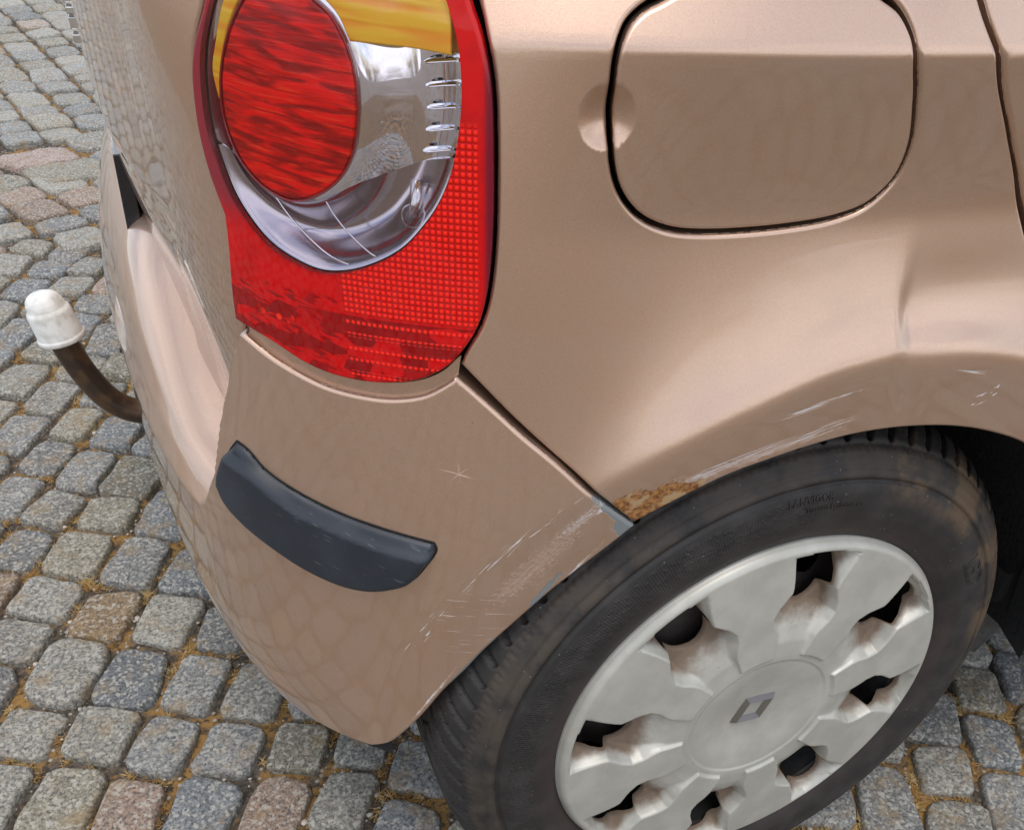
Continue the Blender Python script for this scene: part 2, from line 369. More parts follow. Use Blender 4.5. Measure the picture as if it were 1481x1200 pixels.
def mk_cap():
    m = NT('tow_cap_plastic'); P = m.pos(); n = m.noise(P, 45, 5, .6)
    z = m.sep(P)[2]; c = m.mix(m.math('MULTIPLY', m.ramp(n, .42, .7), .8), (.78, .78, .74), (.50, .48, .42)); m.bsdf(c, .5, 0, m.bump(n, .00012, .4)); return m.m
M_cap = mk_cap()
def mk_towbar():
    m = NT('tow_bar_paint'); P = m.pos(); x, y, z = m.sep(P)
    n = m.noise(P, 34, 4, .6); ch = m.math('MULTIPLY', m.ramp(m.voro(P, 48).outputs['Distance'], .36, .28), m.ramp(z, .262, .25))
    c = m.mix(m.ramp(n, .4, .62), (.036, .022, .014), (.085, .045, .020)); c = m.mix(ch, c, (.40, .42, .40))
    m.bsdf(c, .38, .1, m.bump(m.math('MULTIPLY', ch, -1.0), .0006, .6), .2, .2); return m.m
M_towbar = mk_towbar()
# ---- body surface: plan curve in metres (x forward, y into the car), offset outwards by d(u,v), v = height
CP = np.array([(1.9,-.03),(1.3,-.03),(.9,-.035),(.5,-.038),(.2,-.038),(0,-.038),(-.12,-.030),(-.22,-.008),(-.305,.032),(-.372,.088),(-.417,.16),
 (-.444,.26),(-.462,.38),(-.477,.52),(-.488,.68),(-.492,.85),(-.488,1.02),(-.477,1.18),(-.462,1.32),(-.444,1.44),(-.417,1.54),
 (-.372,1.612),(-.305,1.668),(-.22,1.708),(-.12,1.73),(0,1.738),(.5,1.738),(1.2,1.738),(1.9,1.738)])
def _spline():
    t = (np.arange(200)/200)[:, None]; out = []
    for i in range(1, len(CP)-2):
        b = np.concatenate([(1-t)**3, 3*t**3-6*t**2+4, -3*t**3+3*t**2+3*t+1, t**3], 1)/6
        out.append(b @ CP[i-1:i+3])
    return np.concatenate(out)
CC = _spline()
_s = np.r_[0, np.cumsum(np.hypot(*np.diff(CC, axis=0).T))]
UU = _s - np.interp(0, -CC[:3000, 0], _s[:3000])
_T = np.gradient(CC, axis=0); _T /= np.hypot(*_T.T)[:, None]
NN = np.c_[_T[:, 1], -_T[:, 0]]
if NN[np.argmin(abs(UU)), 1] > 0: NN = -NN
UC = UU[np.argmin(abs(CC[:, 1]-.85) + (CC[:, 0] > -.3)*9)]      # centre line of the rear
def ss(x, a, b):
    t = np.clip((x-a)/(b-a), 0, 1); return t*t*(3-2*t)
def softp(x, r): return .5*(x+np.sqrt(x*x+r*r))
def mir(u): return np.where(u > UC, 2*UC-u, u)
RC_T = np.radians([-40, 0, 15, 45, 60, 67, 75, 83, 92, 130]); RC_R = np.array([.345, .345, .345, .353, .357, .360, .366, .375, .380, .380])
def arch_r(u, v):
    x = np.interp(u, UU, CC[:, 0]); r = np.hypot(x, v-.298); th = np.arctan2(v-.298, -x)
    return r, np.interp(th, RC_T, RC_R)
def d_side(u, v):
    u = mir(u)
    r, rc = arch_r(u, v)
    d = -.50*softp(v-.845, .0022)
    d = d - .15*softp(v-1.0, .08)
    q = softp(r-rc, .006)
    rec = .033*(1-np.exp(-q/.050))
    t_ = (.8455-v)/.088; t_ = .5*(t_+np.sqrt(t_*t_+.0006)); t_ = t_-.5*((t_-1)+np.sqrt((t_-1)**2+.01))
    rec = rec*np.clip(t_, 0, 1)*ss(u, .275, .13)
    d = d - rec
    d = d - .16*softp(rc-r, .005)*ss(u, .45, .32)
    # the dent over the wheel arch
    w = np.exp(-((v-.700)/.030)**2)*ss(v, .655, .69)
    d = d - .0058*w*ss(-u, -.002, .016)*ss(-u, .19, .03)
    d = d - .0016*np.exp(-((u+.016-(v-.68)*.25)/.010)**2)*ss(v, .60, .67)*(1-ss(v, .69, .72))
    # finger recess of the fuel door
    f = np.sqrt((u-.2075)**2*1.1+(v-.815)**2)
    d = d - .0080*np.clip(1-(f/.0160)**2, 0, 1)**1.25
    return d
def bump_core(u, v):
    u = mir(u)
    f = ss(u, .36, .53)
    g = 1-.75*ss(v, .51, .66)
    d = .018*f*g - f*.9*np.clip(.40-v, 0, 1)**2*2.2 - (1-f)*.5*np.clip(.36-v, 0, 1)**2
    r, rc = arch_r(u, v)
    d = d - .14*softp(rc-r, .005)*ss(u, .45, .34)
    return d
def _smooth(xs, ys, lo, hi, sig):
    g = np.linspace(lo, hi, 900); y = np.interp(g, xs, ys); n = int(4*sig/(g[1]-g[0])); k = np.exp(-.5*((np.arange(-n, n+1))*(g[1]-g[0])/sig)**2); k /= k.sum()
    return g, np.convolve(np.pad(y, n, mode='edge'), k, 'valid')
_GA = _smooth([.50, .58, .614, .654, .69, .80, .95, 1.1, 1.6], [-.040, -.037, -.034, -.026, -.020, -.020, -.026, -.05, -.22], .40, 1.7, .016)
_GB = _smooth([.5, .69, .85, .95, 1.1, 1.6], [-.016, -.006, -.002, -.012, -.04, -.20], .40, 1.7, .03)
_W = np.array([0, .009, .018, .027, .038, .048, .06, .10]); _H = np.array([0, .044, .072, .087, .099, .106, .112, .122])
_HS = _smooth(_H, _W, -.01, .14, .0035)
def shelf(u, v):
    um = mir(u); k = .30+.70*ss(um, .52, .88)
    h = np.clip((v-.507)/k, 0, .1219)
    return .018 - np.interp(h, *_HS)
def wing_u(v): return np.interp(v, [.40, .506, .515, .529, .553, .598, .622, .649, .674, .72], [.53, .513, .5045, .497, .4845, .4706, .460, .4481, .4331, .405])
def d_bump(u, v):
    a = bump_core(u, v)
    b = np.minimum(shelf(u, v), a)
    k = ss(mir(u)-wing_u(v), -.001, .0085)
    return a*(1-k)+b*k
def d_gate(u, v):
    um = mir(u)
    t = np.interp(v, *_GA)
    t = t*ss(um, .43, .60) + np.interp(v, *_GB)*(1-ss(um, .43, .60))
    # number plate recess edge
    return t
def d_lamp(u, v):
    return .004+.0*u - .25*softp(v-.90, .05)

# ------------------------------------------------------------------ ground: cobbled street that rises gently away from the car
SL = .079
def gz(y): return SL*(y-.1)
gs = 250
gv = [(-gs, -gs), (gs, -gs), (gs, gs), (-gs, gs)]
# bed of sand between the setts: a fine uneven sheet near the car inside a wide plane
nx, ny = 150, 300
xs = np.linspace(-3.0, 1.8, nx); ys = np.linspace(-2.4, 7.6, ny)
XX, YY = np.meshgrid(xs, ys)
from mathutils import noise as mno
ZZ = np.array([[mno.noise((x*14, y*14, 0))*.0035+mno.noise((x*45, y*45, 3))*.0016 for x in xs] for y in ys])
edge = (XX == xs[0]) | (XX == xs[-1]) | (YY == ys[0]) | (YY == ys[-1])
ZZ[edge] = 0
V = np.c_[XX.ravel(), YY.ravel(), (gz(YY)-.012+ZZ).ravel()]
F = []
for j in range(ny-1):
    for i in range(nx-1):
        a = j*nx+i; F.append((a, a+1, a+nx+1, a+nx))
n0 = len(V)
ex = []
for (x, y) in ((-gs, -gs), (gs, -gs), (gs, gs), (-gs, gs)): ex.append((x, y, gz(y)-.012))
V = np.vstack([V, ex]); c00, c10, c11, c01 = 0, nx-1, nx*ny-1, nx*(ny-1)
bot = list(range(0, nx)); rgt = [nx-1+k*nx for k in range(ny)]; topb = list(range(nx*(ny-1), nx*ny))[::-1]; lft = [k*nx for k in range(ny)][::-1]
F += [tuple([n0, n0+1]+bot[::-1]), tuple([n0+1, n0+2]+rgt[::-1]), tuple([n0+2, n0+3]+topb[::-1]), tuple([n0+3, n0]+lft[::-1])]
pave = mesh_obj('pavement', V, F, M_joint); tag(pave, kind='structure')

def occluded(p):
    """is the point behind the car body as seen from the photographer's place"""
    d = np.array(p)-np.array(CAM)
    Q = CC[::12]; f = (Q[:, 0]-CAM.x)*d[1]-(Q[:, 1]-CAM.y)*d[0]
    for i in np.where(f[:-1]*f[1:] < 0)[0]:
        w = f[i]/(f[i]-f[i+1]); q = Q[i]+(Q[i+1]-Q[i])*w
        t = (q-np.array((CAM.x, CAM.y)))@d[:2]/(d[:2]@d[:2])
        z = CAM.z+t*d[2]
        if 0 < t < 1 and z > .34: return True
    return False
TINTS = [((.225, .228, .226), 5), ((.28, .273, .248), 4), ((.180, .193, .205), 3.5), ((.25, .232, .185), 4.5), ((.31, .30, .265), 2.5), ((.29, .215, .17), 1.4), ((.29, .205, .12), 1.0), ((.115, .135, .16), .7)]
def pick_tint(p):
    w = np.array([t[1] for t in TINTS]); t = TINTS[RNG.choice(len(TINTS), p=w/w.sum())][0]
    if p[1] > 2.6: t = tuple(.75*a+.25*b for a, b in zip(t, (.42, .41, .37)))
    return np.array(t)*RNG.uniform(.74, 1.06)
def stone_mesh(cx, cy, ang, w, l, tint, rings, seg, relief):
    """one rounded sett: flat uneven top, worn edges, sides going into the joint"""
    sx = RNG.uniform(.88, 1.06, 4)          # corner pulls make an uneven quadrilateral
    pw = RNG.uniform(4.5, 16)
    th = np.arange(seg)/seg*2*PI
    c, s = np.cos(th), np.sin(th)
    rad = 1/(np.abs(c)**pw+np.abs(s)**pw)**(1/pw)
    ux, uy = rad*c, rad*s
    k = np.array([np.interp(t % 4, [0, 1, 2, 3, 4], [sx[0], sx[1], sx[2], sx[3], sx[0]]) for t in (th-PI/4)/(PI/2)])
    ux, uy = ux*k, uy*k
    prof = np.linspace(0, 1, rings)**.85*.90
    off = RNG.uniform(0, 99, 2); tilt = RNG.normal(0, .030, 2); rise = RNG.normal(0, .0022)
    V = [(0, 0, 0)]; 
    for a in prof[1:]:
        V += [(a*x, a*y, 0) for x, y in zip(ux, uy)]
    for a, z in ((.955, -.0014), (.995, -.0060), (1.0, -.022)):
        V += [(a*x, a*y, z) for x, y in zip(ux, uy)]
    V = np.array(V); V[:, 0] *= w/2; V[:, 1] *= l/2
    if relief:
        e = np.array([mno.noise((x*28+off[0], y*28+off[1], 1))*.0036+mno.noise((x*90+off[0], y*90, 5))*.0011 for x, y, _ in V])
        o2 = np.array([mno.noise((x*22+off[0], y*22+off[1], 7)) for x, y, _ in V])*.10
        V[:, 0] *= 1+o2; V[:, 1] *= 1+o2
    else: e = 0
    dome = -.0008*((V[:, 0]/(w/2))**2+(V[:, 1]/(l/2))**2)
    V[:, 2] += e+dome+V[:, 0]*tilt[0]+V[:, 1]*tilt[1]+rise+.002
    ca, sa = math.cos(ang), math.sin(ang)
    X = V[:, 0]*ca-V[:, 1]*sa; Y = V[:, 0]*sa+V[:, 1]*ca
    P = np.c_[X, Y, V[:, 2]+SL*Y]
    F = []
    for j in range(seg): F.append((0, 1+j, 1+(j+1) % seg))
    nr = (len(V)-1)//seg
    for r in range(nr-1):
        a = 1+r*seg; b = a+seg
        for j in range(seg): F.append((a+j, b+j, b+(j+1) % seg, a+(j+1) % seg))
    T = np.tile(tint, (len(P), 1))
    return P, F, T
stones = []
def course_field(ang, wmean, lmean, inside, x0, x1, y0, y1, seed):
    """courses run along direction ang+90 degrees; wmean across, lmean along"""
    rr = np.random.default_rng(seed); ca, sa = math.cos(ang), math.sin(ang)
    R_ = 9.0; s = -R_
    while s < R_:
        w = wmean*rr.uniform(.90, 1.12); t = -R_+rr.uniform(0, lmean)
        while t < R_:
            l = lmean*rr.uniform(.80, 1.22)
            cs, ct = s+w/2, t+l/2
            wob = .012*math.sin(ct*2.1+s)
            x = (cs+wob)*ca-ct*sa-.4; y = (cs+wob)*sa+ct*ca+.6
            if x0 < x < x1 and y0 < y < y1 and inside(x, y):
                g = rr.uniform(.003, .011)
                stones.append((x, y, ang+rr.normal(0, .055), w-g, l-g))
            t += l
        s += w
def b1(x, y): return y+.45*x*1.0 < 1.62          # border towards the laid band of bigger setts
def b2(x, y): return y-.55*x < 3.05
course_field(math.radians(-26), .084, .101, lambda x, y: b1(x, y), -2.6, 1.5, -2.0, 6.8, 1)
course_field(math.radians(24), .128, .105, lambda x, y: not b1(x, y) and b2(x, y) and y-.55*x < 2.72, -2.6, 1.5, -2.0, 6.8, 2)
course_field(math.radians(29), .185, .130, lambda x, y: not b1(x, y) and b2(x, y) and y-.55*x >= 2.72, -2.6, 1.5, -2.0, 6.8, 3)
course_field(math.radians(16), .115, .118, lambda x, y: not b2(x, y), -2.6, 1.5, -2.0, 6.8, 4)
vis = []
for i, (x, y, a, w, l) in enumerate(stones):
    px, py, z = project((x, y, gz(y)))
    inside = z > 0 and -30 < px < 1511 and -20 < py < 1220
    hid = True
    if inside: hid = occluded((x, y, gz(y)))
    size = w*l/(z*z) if (inside and not hid) else -1
    vis.append((size, i))
vis.sort(reverse=True); near = [i for s_, i in vis[:298] if s_ > 0]; nearset = set(near)
for i in near:
    x, y, a, w, l = stones[i]; t = pick_tint((x, y))
    if abs(x+.737) < .12 and abs(y-2.513) < .10: t = np.array((.36, .27, .24))
    P, F, T = stone_mesh(x, y, a, w, l, t, 9 if y < 1.6 else 6, 28 if y < 1.6 else 20, True)
    o = mesh_obj('cobblestone', P, F, M_stone, pave, attr=T); o.location = (x, y, gz(y))
VV, FF, TT, nb = [], [], [], 0
for i, (x, y, a, w, l) in enumerate(stones):
    if i in nearset: continue
    if y < -1.2 and x > .9: pass
    P, F, T = stone_mesh(x, y, a, w, l, pick_tint((x, y)), 2, 12, False)
    P = P+np.array((x, y, gz(y))); VV.append(P); TT.append(T); FF += [tuple(k+nb for k in f) for f in F]; nb += len(P)
rest = mesh_obj('cobblestone', np.vstack(VV), FF, M_stone, pave, attr=np.vstack(TT)); tag(rest, kind='stuff')
print('stones', len(stones), len(near), time.time()-T0)
# pebbles and dry straw in the joints
SX = np.array([(s[0], s[1]) for s in stones]); SA = np.array([s[2] for s in stones]); SW = np.array([(s[3], s[4]) for s in stones])
def in_joint(x, y):
    d = SX-(x, y); k = np.argsort((d**2).sum(1))[:5]
    for j in k:
        ca, sa = math.cos(SA[j]), math.sin(SA[j]); a = -d[j, 0]*ca-d[j, 1]*sa; b = d[j, 0]*sa-d[j, 1]*ca
        if abs(a) < SW[j, 0]/2*.94 and abs(b) < SW[j, 1]/2*.94: return False
    return True
PV, PF, QV, QF = [], [], [], []
ico = [(0, 0, 1), (.89, 0, .45), (.28, .85, .45), (-.72, .53, .45), (-.72, -.53, .45), (.28, -.85, .45), (.72, .53, -.45), (-.28, .85, -.45), (-.89, 0, -.45), (-.28, -.85, -.45), (.72, -.53, -.45)]
icf = [(0, 1, 2), (0, 2, 3), (0, 3, 4), (0, 4, 5), (0, 5, 1), (1, 6, 2), (2, 7, 3), (3, 8, 4), (4, 9, 5), (5, 10, 1), (6, 7, 2), (7, 8, 3), (8, 9, 4), (9, 10, 5), (10, 6, 1)]
cnt = 0
for k in range(13000):
    if k % 5: x, y = RNG.uniform(-1.0, .75), RNG.uniform(-.4, 1.5)
    else: x, y = RNG.uniform(-1.1, .75), RNG.uniform(-.4, 3.2)
    if not in_joint(x, y): continue
    n_ = mno.noise((x*9, y*9, 2))
    zb = gz(y)-.010
    if RNG.random() < .42:
        r = RNG.uniform(.0010, .0026)*(1.9 if RNG.random() < .12 else 1); b = len(PV); q = RNG.uniform(.7, 1.3, 3)
        PV += [(x+a*r*q[0], y+c*r*q[1], zb+r*.6+d*r*q[2]*.8) for a, c, d in ico]; PF += [tuple(b+i for i in f) for f in icf]
    if n_ > -.05 and RNG.random() < .8:
        for s_ in range(int(RNG.integers(12, 30))):
            a = RNG.uniform(0, 2*PI); ln = RNG.uniform(.006, .018); el = RNG.uniform(.1, 1.0); w = .0006
            bx, by = x+RNG.normal(0, .004), y+RNG.normal(0, .004); b = len(QV)
            dx, dy = math.cos(a), math.sin(a); e = (bx+dx*ln*math.cos(el), by+dy*ln*math.cos(el), zb+.001+ln*math.sin(el))
            QV += [(bx-dy*w, by+dx*w, zb), (bx+dy*w, by-dx*w, zb), e, (bx, by, zb+.0012)]; QF += [(b, b+1, b+2), (b, b+3, b+2), (b+1, b+3, b+2)]
peb = mesh_obj('pebbles', PV, PF, M_pebble, smooth=False); tag(peb, 'tiny cream pebbles scattered in the joints between the cobbles', 'gravel', kind='stuff')
stw = mesh_obj('dry_moss', QV, QF, M_straw, smooth=False); tag(stw, 'orange dry moss and straw growing in the cobble joints', 'moss', kind='stuff')
print('ground', len(PV), len(QV), time.time()-T0)

# ------------------------------------------------------------------ panels cut out of the body surface
def surf(u, v, dfn, extra=0.0):
    u = np.asarray(u, float); v = np.asarray(v, float)
    d = dfn(u, v)+extra
    x = np.interp(u, UU, CC[:, 0]); y = np.interp(u, UU, CC[:, 1]); nx_ = np.interp(u, UU, NN[:, 0]); ny_ = np.interp(u, UU, NN[:, 1])
    return np.c_[x+nx_*d, y+ny_*d, v]
def surf_full(u, v, dfn, extra=0.0, du_e=None, dv_e=None):
    """position + unit normal; extra displacement may carry its own gradient"""
    h = 6e-4
    d = dfn(u, v); P = surf(u, v, dfn, extra)
    dU = (dfn(u+h, v)-dfn(u-h, v))/(2*h); dV = (dfn(u, v+h)-dfn(u, v-h))/(2*h)
    if du_e is not None: dU = dU+du_e; dV = dV+dv_e
    hh = 2e-3
    n0_ = np.c_[np.interp(u, UU, NN[:, 0]), np.interp(u, UU, NN[:, 1])]
    n1 = np.c_[np.interp(u+hh, UU, NN[:, 0]), np.interp(u+hh, UU, NN[:, 1])]; n2 = np.c_[np.interp(u-hh, UU, NN[:, 0]), np.interp(u-hh, UU, NN[:, 1])]
    t = np.c_[np.interp(u, UU, _T[:, 0]), np.interp(u, UU, _T[:, 1])]
    kap = ((n1-n2)*t).sum(1)/(2*hh)
    s = 1+kap*(d+extra)
    # tangent u: t*s + n*dU ; tangent v: z + n*dV -> normal = n - t*dU/s - z*dV
    N = np.c_[n0_-t*(dU/s)[:, None], -dV]
    N /= np.linalg.norm(N, axis=1)[:, None]
    return P, N
def catmull(P, step=.003, closed=False):
    P = np.array(P, float); out = []
    n = len(P)
    if n == 2:
        k = max(2, int(np.hypot(*(P[1]-P[0]))/step)); return P[0]+(P[1]-P[0])*np.linspace(0, 1, k, endpoint=False)[:, None]
    rng = range(n if closed else n-1)
    for i in rng:
        p1, p2 = P[i], P[(i+1) % n]
        p0 = P[i-1] if (closed or i > 0) else 2*p1-p2
        p3 = P[(i+2) % n] if (closed or i+2 < n) else 2*p2-p1
        k = max(1, int(round(np.hypot(*(p2-p1))/step)))
        t = (np.arange(k)/k)[:, None]
        # centripetal-like tension to avoid overshoot
        d1, d0, d2 = np.hypot(*(p2-p1))+1e-9, np.hypot(*(p1-p0))+1e-9, np.hypot(*(p3-p2))+1e-9
        m1 = ((p1-p0)/d0*d1+(p2-p1)*d0/d1*1.0)/(d0+d1)*d1 if False else (p2-p0)*d1/(d0+d1); m2 = (p3-p1)*d1/(d1+d2)
        out.append((2*t**3-3*t**2+1)*p1+(t**3-2*t**2+t)*m1+(-2*t**3+3*t**2)*p2+(t**3-t**2)*m2)
    return np.concatenate(out)
def outline(segs, step=.003):
    return np.concatenate([catmull(s, step) for s in segs])
def closed(P, step=.003): return catmull(P, step, True)
def area(P): x, y = P[:, 0], P[:, 1]; return .5*np.sum(x*np.roll(y, -1)-y*np.roll(x, -1))
def offset(P, e):
    """move a closed outline inwards by e (negative: outwards)"""
    T = np.roll(P, -1, 0)-np.roll(P, 1, 0); T /= np.hypot(*T.T)[:, None]+1e-12
    n = np.c_[-T[:, 1], T[:, 0]]*(1 if area(P) > 0 else -1)
    return P+n*e
def inpoly(Q, P):
    res = np.zeros(len(Q), bool); x, y = Q[:, 0], Q[:, 1]; j = len(P)-1
    for i in range(len(P)):
        c = ((P[i, 1] > y) != (P[j, 1] > y))
        with np.errstate(divide='ignore', invalid='ignore'):
            xi = (P[j, 0]-P[i, 0])*(y-P[i, 1])/(P[j, 1]-P[i, 1])+P[i, 0]
        res ^= c & (x < xi); j = i
    return res
def bdist(Q, polys):
    """distance to the outlines and its gradient"""
    best = np.full(len(Q), 9.); g = np.zeros((len(Q), 2))
    for P in polys:
        A = P; B = np.roll(P, -1, 0); D = B-A; L2 = (D**2).sum(1)+1e-15
        for s in range(0, len(Q), 4000):
            q = Q[s:s+4000]
            t = np.clip(((q[:, None, 0]-A[None, :, 0])*D[:, 0]+(q[:, None, 1]-A[None, :, 1])*D[:, 1])/L2, 0, 1)
            dx = q[:, None, 0]-(A[:, 0]+t*D[:, 0]); dy = q[:, None, 1]-(A[:, 1]+t*D[:, 1]); dd = dx*dx+dy*dy
            k = dd.argmin(1); r = np.arange(len(q)); m = np.sqrt(dd[r, k])
            u_ = m < best[s:s+4000]
            bb = best[s:s+4000]; bb[u_] = m[u_]; gg = g[s:s+4000]
            gg[u_] = (np.c_[dx[r, k], dy[r, k]]/(m[:, None]+1e-12))[u_]
    return best, g
def panel(name, poly, dfn, mat, parent=None, holes=(), hr=None, r=.0025, lip=.012, extra=0.0, grids=((-9, 9, -9, 9, .0045),), bulge=None):
    """a sheet with rolled edges: poly/holes are outlines in (u,v)"""
    polys = [poly]+list(holes)
    ks = [1, .62, .32, .12, .02] if r > 0 else [1]
    pts = []; edges = []; nb = 0
    for P in polys:
        n = len(P); pts.append(P); edges += [(nb+i, nb+(i+1) % n) for i in range(n)]; nb += n
    nbound = nb
    inner = []
    if r > 0:
        for P, sgn in [(poly, 1)]+[(h, -1) for h in holes]:
            for k in (.08, .28, .58, 1.0, 1.5):
                q = offset(P, sgn*k*r); inner.append(q)
    G = []
    for (a0, a1, c0, c1, st) in grids:
        a0_, a1_ = max(a0, poly[:, 0].min()), min(a1, poly[:, 0].max()); c0_, c1_ = max(c0, poly[:, 1].min()), min(c1, poly[:, 1].max())
        if a1_ <= a0_ or c1_ <= c0_: continue
        su, sv = st if isinstance(st, tuple) else (st, st)
        uu = np.arange(a0_+su*.3, a1_, su); vv = np.arange(c0_+sv*.3, c1_, sv)
        g = np.stack(np.meshgrid(uu, vv), -1); g[1::2, :, 0] += su*.5; G.append(g.reshape(-1, 2))
    G = np.concatenate(G) if G else np.zeros((0, 2))
    def keep(Q, emin):
        m = inpoly(Q, poly)
        for h in holes: m &= ~inpoly(Q, h)
        Q = Q[m]
        e, _ = bdist(Q, polys); return Q[e > emin]
    if len(G): G = keep(G, r*1.5+.0009)
    if inner:
        I = np.concatenate(inner); m = inpoly(I, poly)
        for h in holes: m &= ~inpoly(I, h)
        I = I[m]; e, _ = bdist(I, polys); I = I[e > r*.06]
    else: I = np.zeros((0, 2))
    A = np.concatenate(pts+[I, G])
    vo, eo, fo, *_ = geometry.delaunay_2d_cdt([Vector(p) for p in A], edges, [], 0, 1e-7)
    Q = np.array([(p[0], p[1]) for p in vo]); F = np.array([f[:] for f in fo])
    cen = Q[F].mean(1); m = inpoly(cen, poly)
    for h in holes: m &= ~inpoly(cen, h)
    F = F[m]
    a = Q[F]; cr_ = (a[:, 1, 0]-a[:, 0, 0])*(a[:, 2, 1]-a[:, 0, 1])-(a[:, 1, 1]-a[:, 0, 1])*(a[:, 2, 0]-a[:, 0, 0])
    F = F[np.abs(cr_) > 1e-12]; cr_ = cr_[np.abs(cr_) > 1e-12]
    F[cr_ > 0] = F[cr_ > 0][:, ::-1]          # outward = towards the street
    e, g = bdist(Q, polys if hr is None else [poly])
    if r > 0:
        t = np.clip(1-e/r, 0, .995); rd = r*(1-np.sqrt(1-t*t)); sl = np.where(e < r, t/np.sqrt(1-t*t), 0)
        ex = extra-rd; du, dv = g[:, 0]*sl, g[:, 1]*sl
    else: ex = extra+0*e; du = dv = 0*e
    if bulge is not None:
        h = 5e-4; ex = ex+bulge(Q[:, 0], Q[:, 1]); du = du+(bulge(Q[:, 0]+h, Q[:, 1])-bulge(Q[:, 0]-h, Q[:, 1]))/(2*h); dv = dv+(bulge(Q[:, 0], Q[:, 1]+h)-bulge(Q[:, 0], Q[:, 1]-h))/(2*h)
    P, N = surf_full(Q[:, 0], Q[:, 1], dfn, ex, du, dv)
    V = [P]; NR = [N]; UVs = [Q]; FF = [tuple(f) for f in F]; nb = len(P)
    if lip > 0:
        for pl, sgn in [(poly, 1)]+[(h, -1) for h in holes]:
            lp = lip if (hr is None or sgn > 0) else .0012
            bu = bulge(pl[:, 0], pl[:, 1]) if bulge is not None else 0
            a_ = surf(pl[:, 0], pl[:, 1], dfn, extra-(r if (hr is None or sgn > 0) else 0)+bu); b_ = surf(pl[:, 0], pl[:, 1], dfn, extra-r-lp+bu)
            T = np.roll(a_, -1, 0)-np.roll(a_, 1, 0); nn = a_-b_; o_ = np.cross(T, nn); o_ /= np.linalg.norm(o_, axis=1)[:, None]+1e-12
            c3 = surf(offset(pl, sgn*.002)[:, 0], offset(pl, sgn*.002)[:, 1], dfn, extra-r+bu); s_ = np.sign(((a_-c3)*o_).sum(1))[:, None]; o_ = o_*s_
            n = len(pl); V += [a_, b_]; NR += [o_, o_]; UVs += [pl, pl]
            flip = ((area(pl) > 0) == (sgn > 0))
            for i in range(n):
                j = (i+1) % n; f = (nb+i, nb+j, nb+n+j, nb+n+i); FF.append(f if flip else f[::-1])
            nb += 2*n
    o = mesh_obj(name, np.concatenate(V), FF, mat, parent, uv=np.concatenate(UVs), normals=np.concatenate(NR))
    return o

car = empty('parked_car', (0, 0, 0))
tag(car, 'copper beige hatchback with red tail light, scratched bumper corner and rusty wheel arch edge', 'car')
lampL = [(.4133, .8504), (.4269, .829), (.4325, .8142), (.4351, .7905), (.4327, .7686), (.4259, .7467)]
lampB = [(.4336, .6827), (.4056, .6766), (.38, .6677), (.3573, .6641), (.3313, .6649), (.3084, .6702), (.294, .6782), (.2832, .6889), (.2723, .707), (.2667, .7285), (.264, .7593), (.2638, .7995), (.2652, .8287), (.2692, .8462), (.2751, .8614), (.285, .90), (.295, .96), (.300, 1.04)]
LAMP = outline([lampB, [(.300, 1.04), (.36, 1.04)], [(.36, 1.04), (.375, .96), (.395, .89)]+lampL, [(.4259, .7467), (.4276, .7297), (.4321, .701), (.4336, .6827)]], .0025)
CLEAR = closed([(.2807, .8455), (.279, .8279), (.2796, .8136), (.2816, .8014), (.2854, .7857), (.2926, .7704), (.302, .7576), (.3135, .7459), (.3294, .7361), (.3476, .7291), (.3644, .7269), (.3813, .7304), (.3962, .7368), (.4083, .7473), (.4176, .7599), (.4234, .776), (.427, .7919), (.4261, .8081), (.4228, .8237), (.4168, .8375), (.4080, .852), (.398, .864), (.384, .879), (.365, .889), (.343, .893), (.32, .891), (.301, .882), (.289, .868)], .0025)
ROUND = closed([(.3486, .8563), (.3405, .8502), (.3337, .8382), (.3308, .8241), (.3315, .8089), (.3359, .7911), (.3449, .7777), (.358, .7681), (.3712, .7633), (.382, .7634), (.3968, .7691), (.4085, .781), (.414, .7986), (.4115, .8181), (.4024, .8372), (.3900, .853), (.380, .861), (.370, .8645), (.360, .863)], .002)

# quarter panel
#OUT#
QLOW = [(0.2825, 0.6814), (0.2687, 0.667), (0.2494, 0.6459), (0.2265, 0.6226), (0.2048, 0.6025), (0.189, 0.5875), (0.1661, 0.5647)]
FILLPTS = [(0.2061, 0.8235), (0.2049, 0.8088), (0.2019, 0.7912), (0.1953, 0.7766), (0.1821, 0.7635), (0.1635, 0.7551), (0.1428, 0.7519), (0.1132, 0.7521), (0.0781, 0.7545), (0.053, 0.7581), (0.0342, 0.7649), (0.0225, 0.7795), (0.023, 0.7993), (0.035, 0.8246), (0.0463, 0.8435), (0.0501, 0.8533), (0.0571, 0.8623), (0.0652, 0.8668), (0.0827, 0.874), (0.1057, 0.8761), (0.1424, 0.8762), (0.1703, 0.871), (0.1863, 0.8641), (0.194, 0.8608), (0.2021, 0.8536), (0.2061, 0.8414)]
FILL = closed(FILLPTS, .0025)
arch_q = [(.1661, .5647), (.1284, .5852), (.1004, .5974), (.0686, .6054), (.0402, .6107), (.0079, .6142), (-.027, .6139), (-.0641, .6101), (-.0995, .6028), (-.1359, .5911), (-.1635, .5795), (-.198, .560)]
QP = outline([arch_q, [(-.198, .560), (-.175, .610), (-.13, .695), (-.0762, .7688), (-.0426, .8042), (-.0154, .8311), (-.0002, .8505), (.0095, .8677), (.022, .90), (.035, .95), (.045, 1.02)],
    [(.045, 1.02), (.2955, 1.02)], [(.2955, 1.02), (.2925, .96), (.2825, .90), (.2725, .862), (.2673, .847), (.2634, .829), (.2620, .7995), (.2622, .759), (.2648, .728), (.2704, .7065), (.2796, .6895), QLOW[0]],
    QLOW[:-1]+[(.1661, .5647)]])
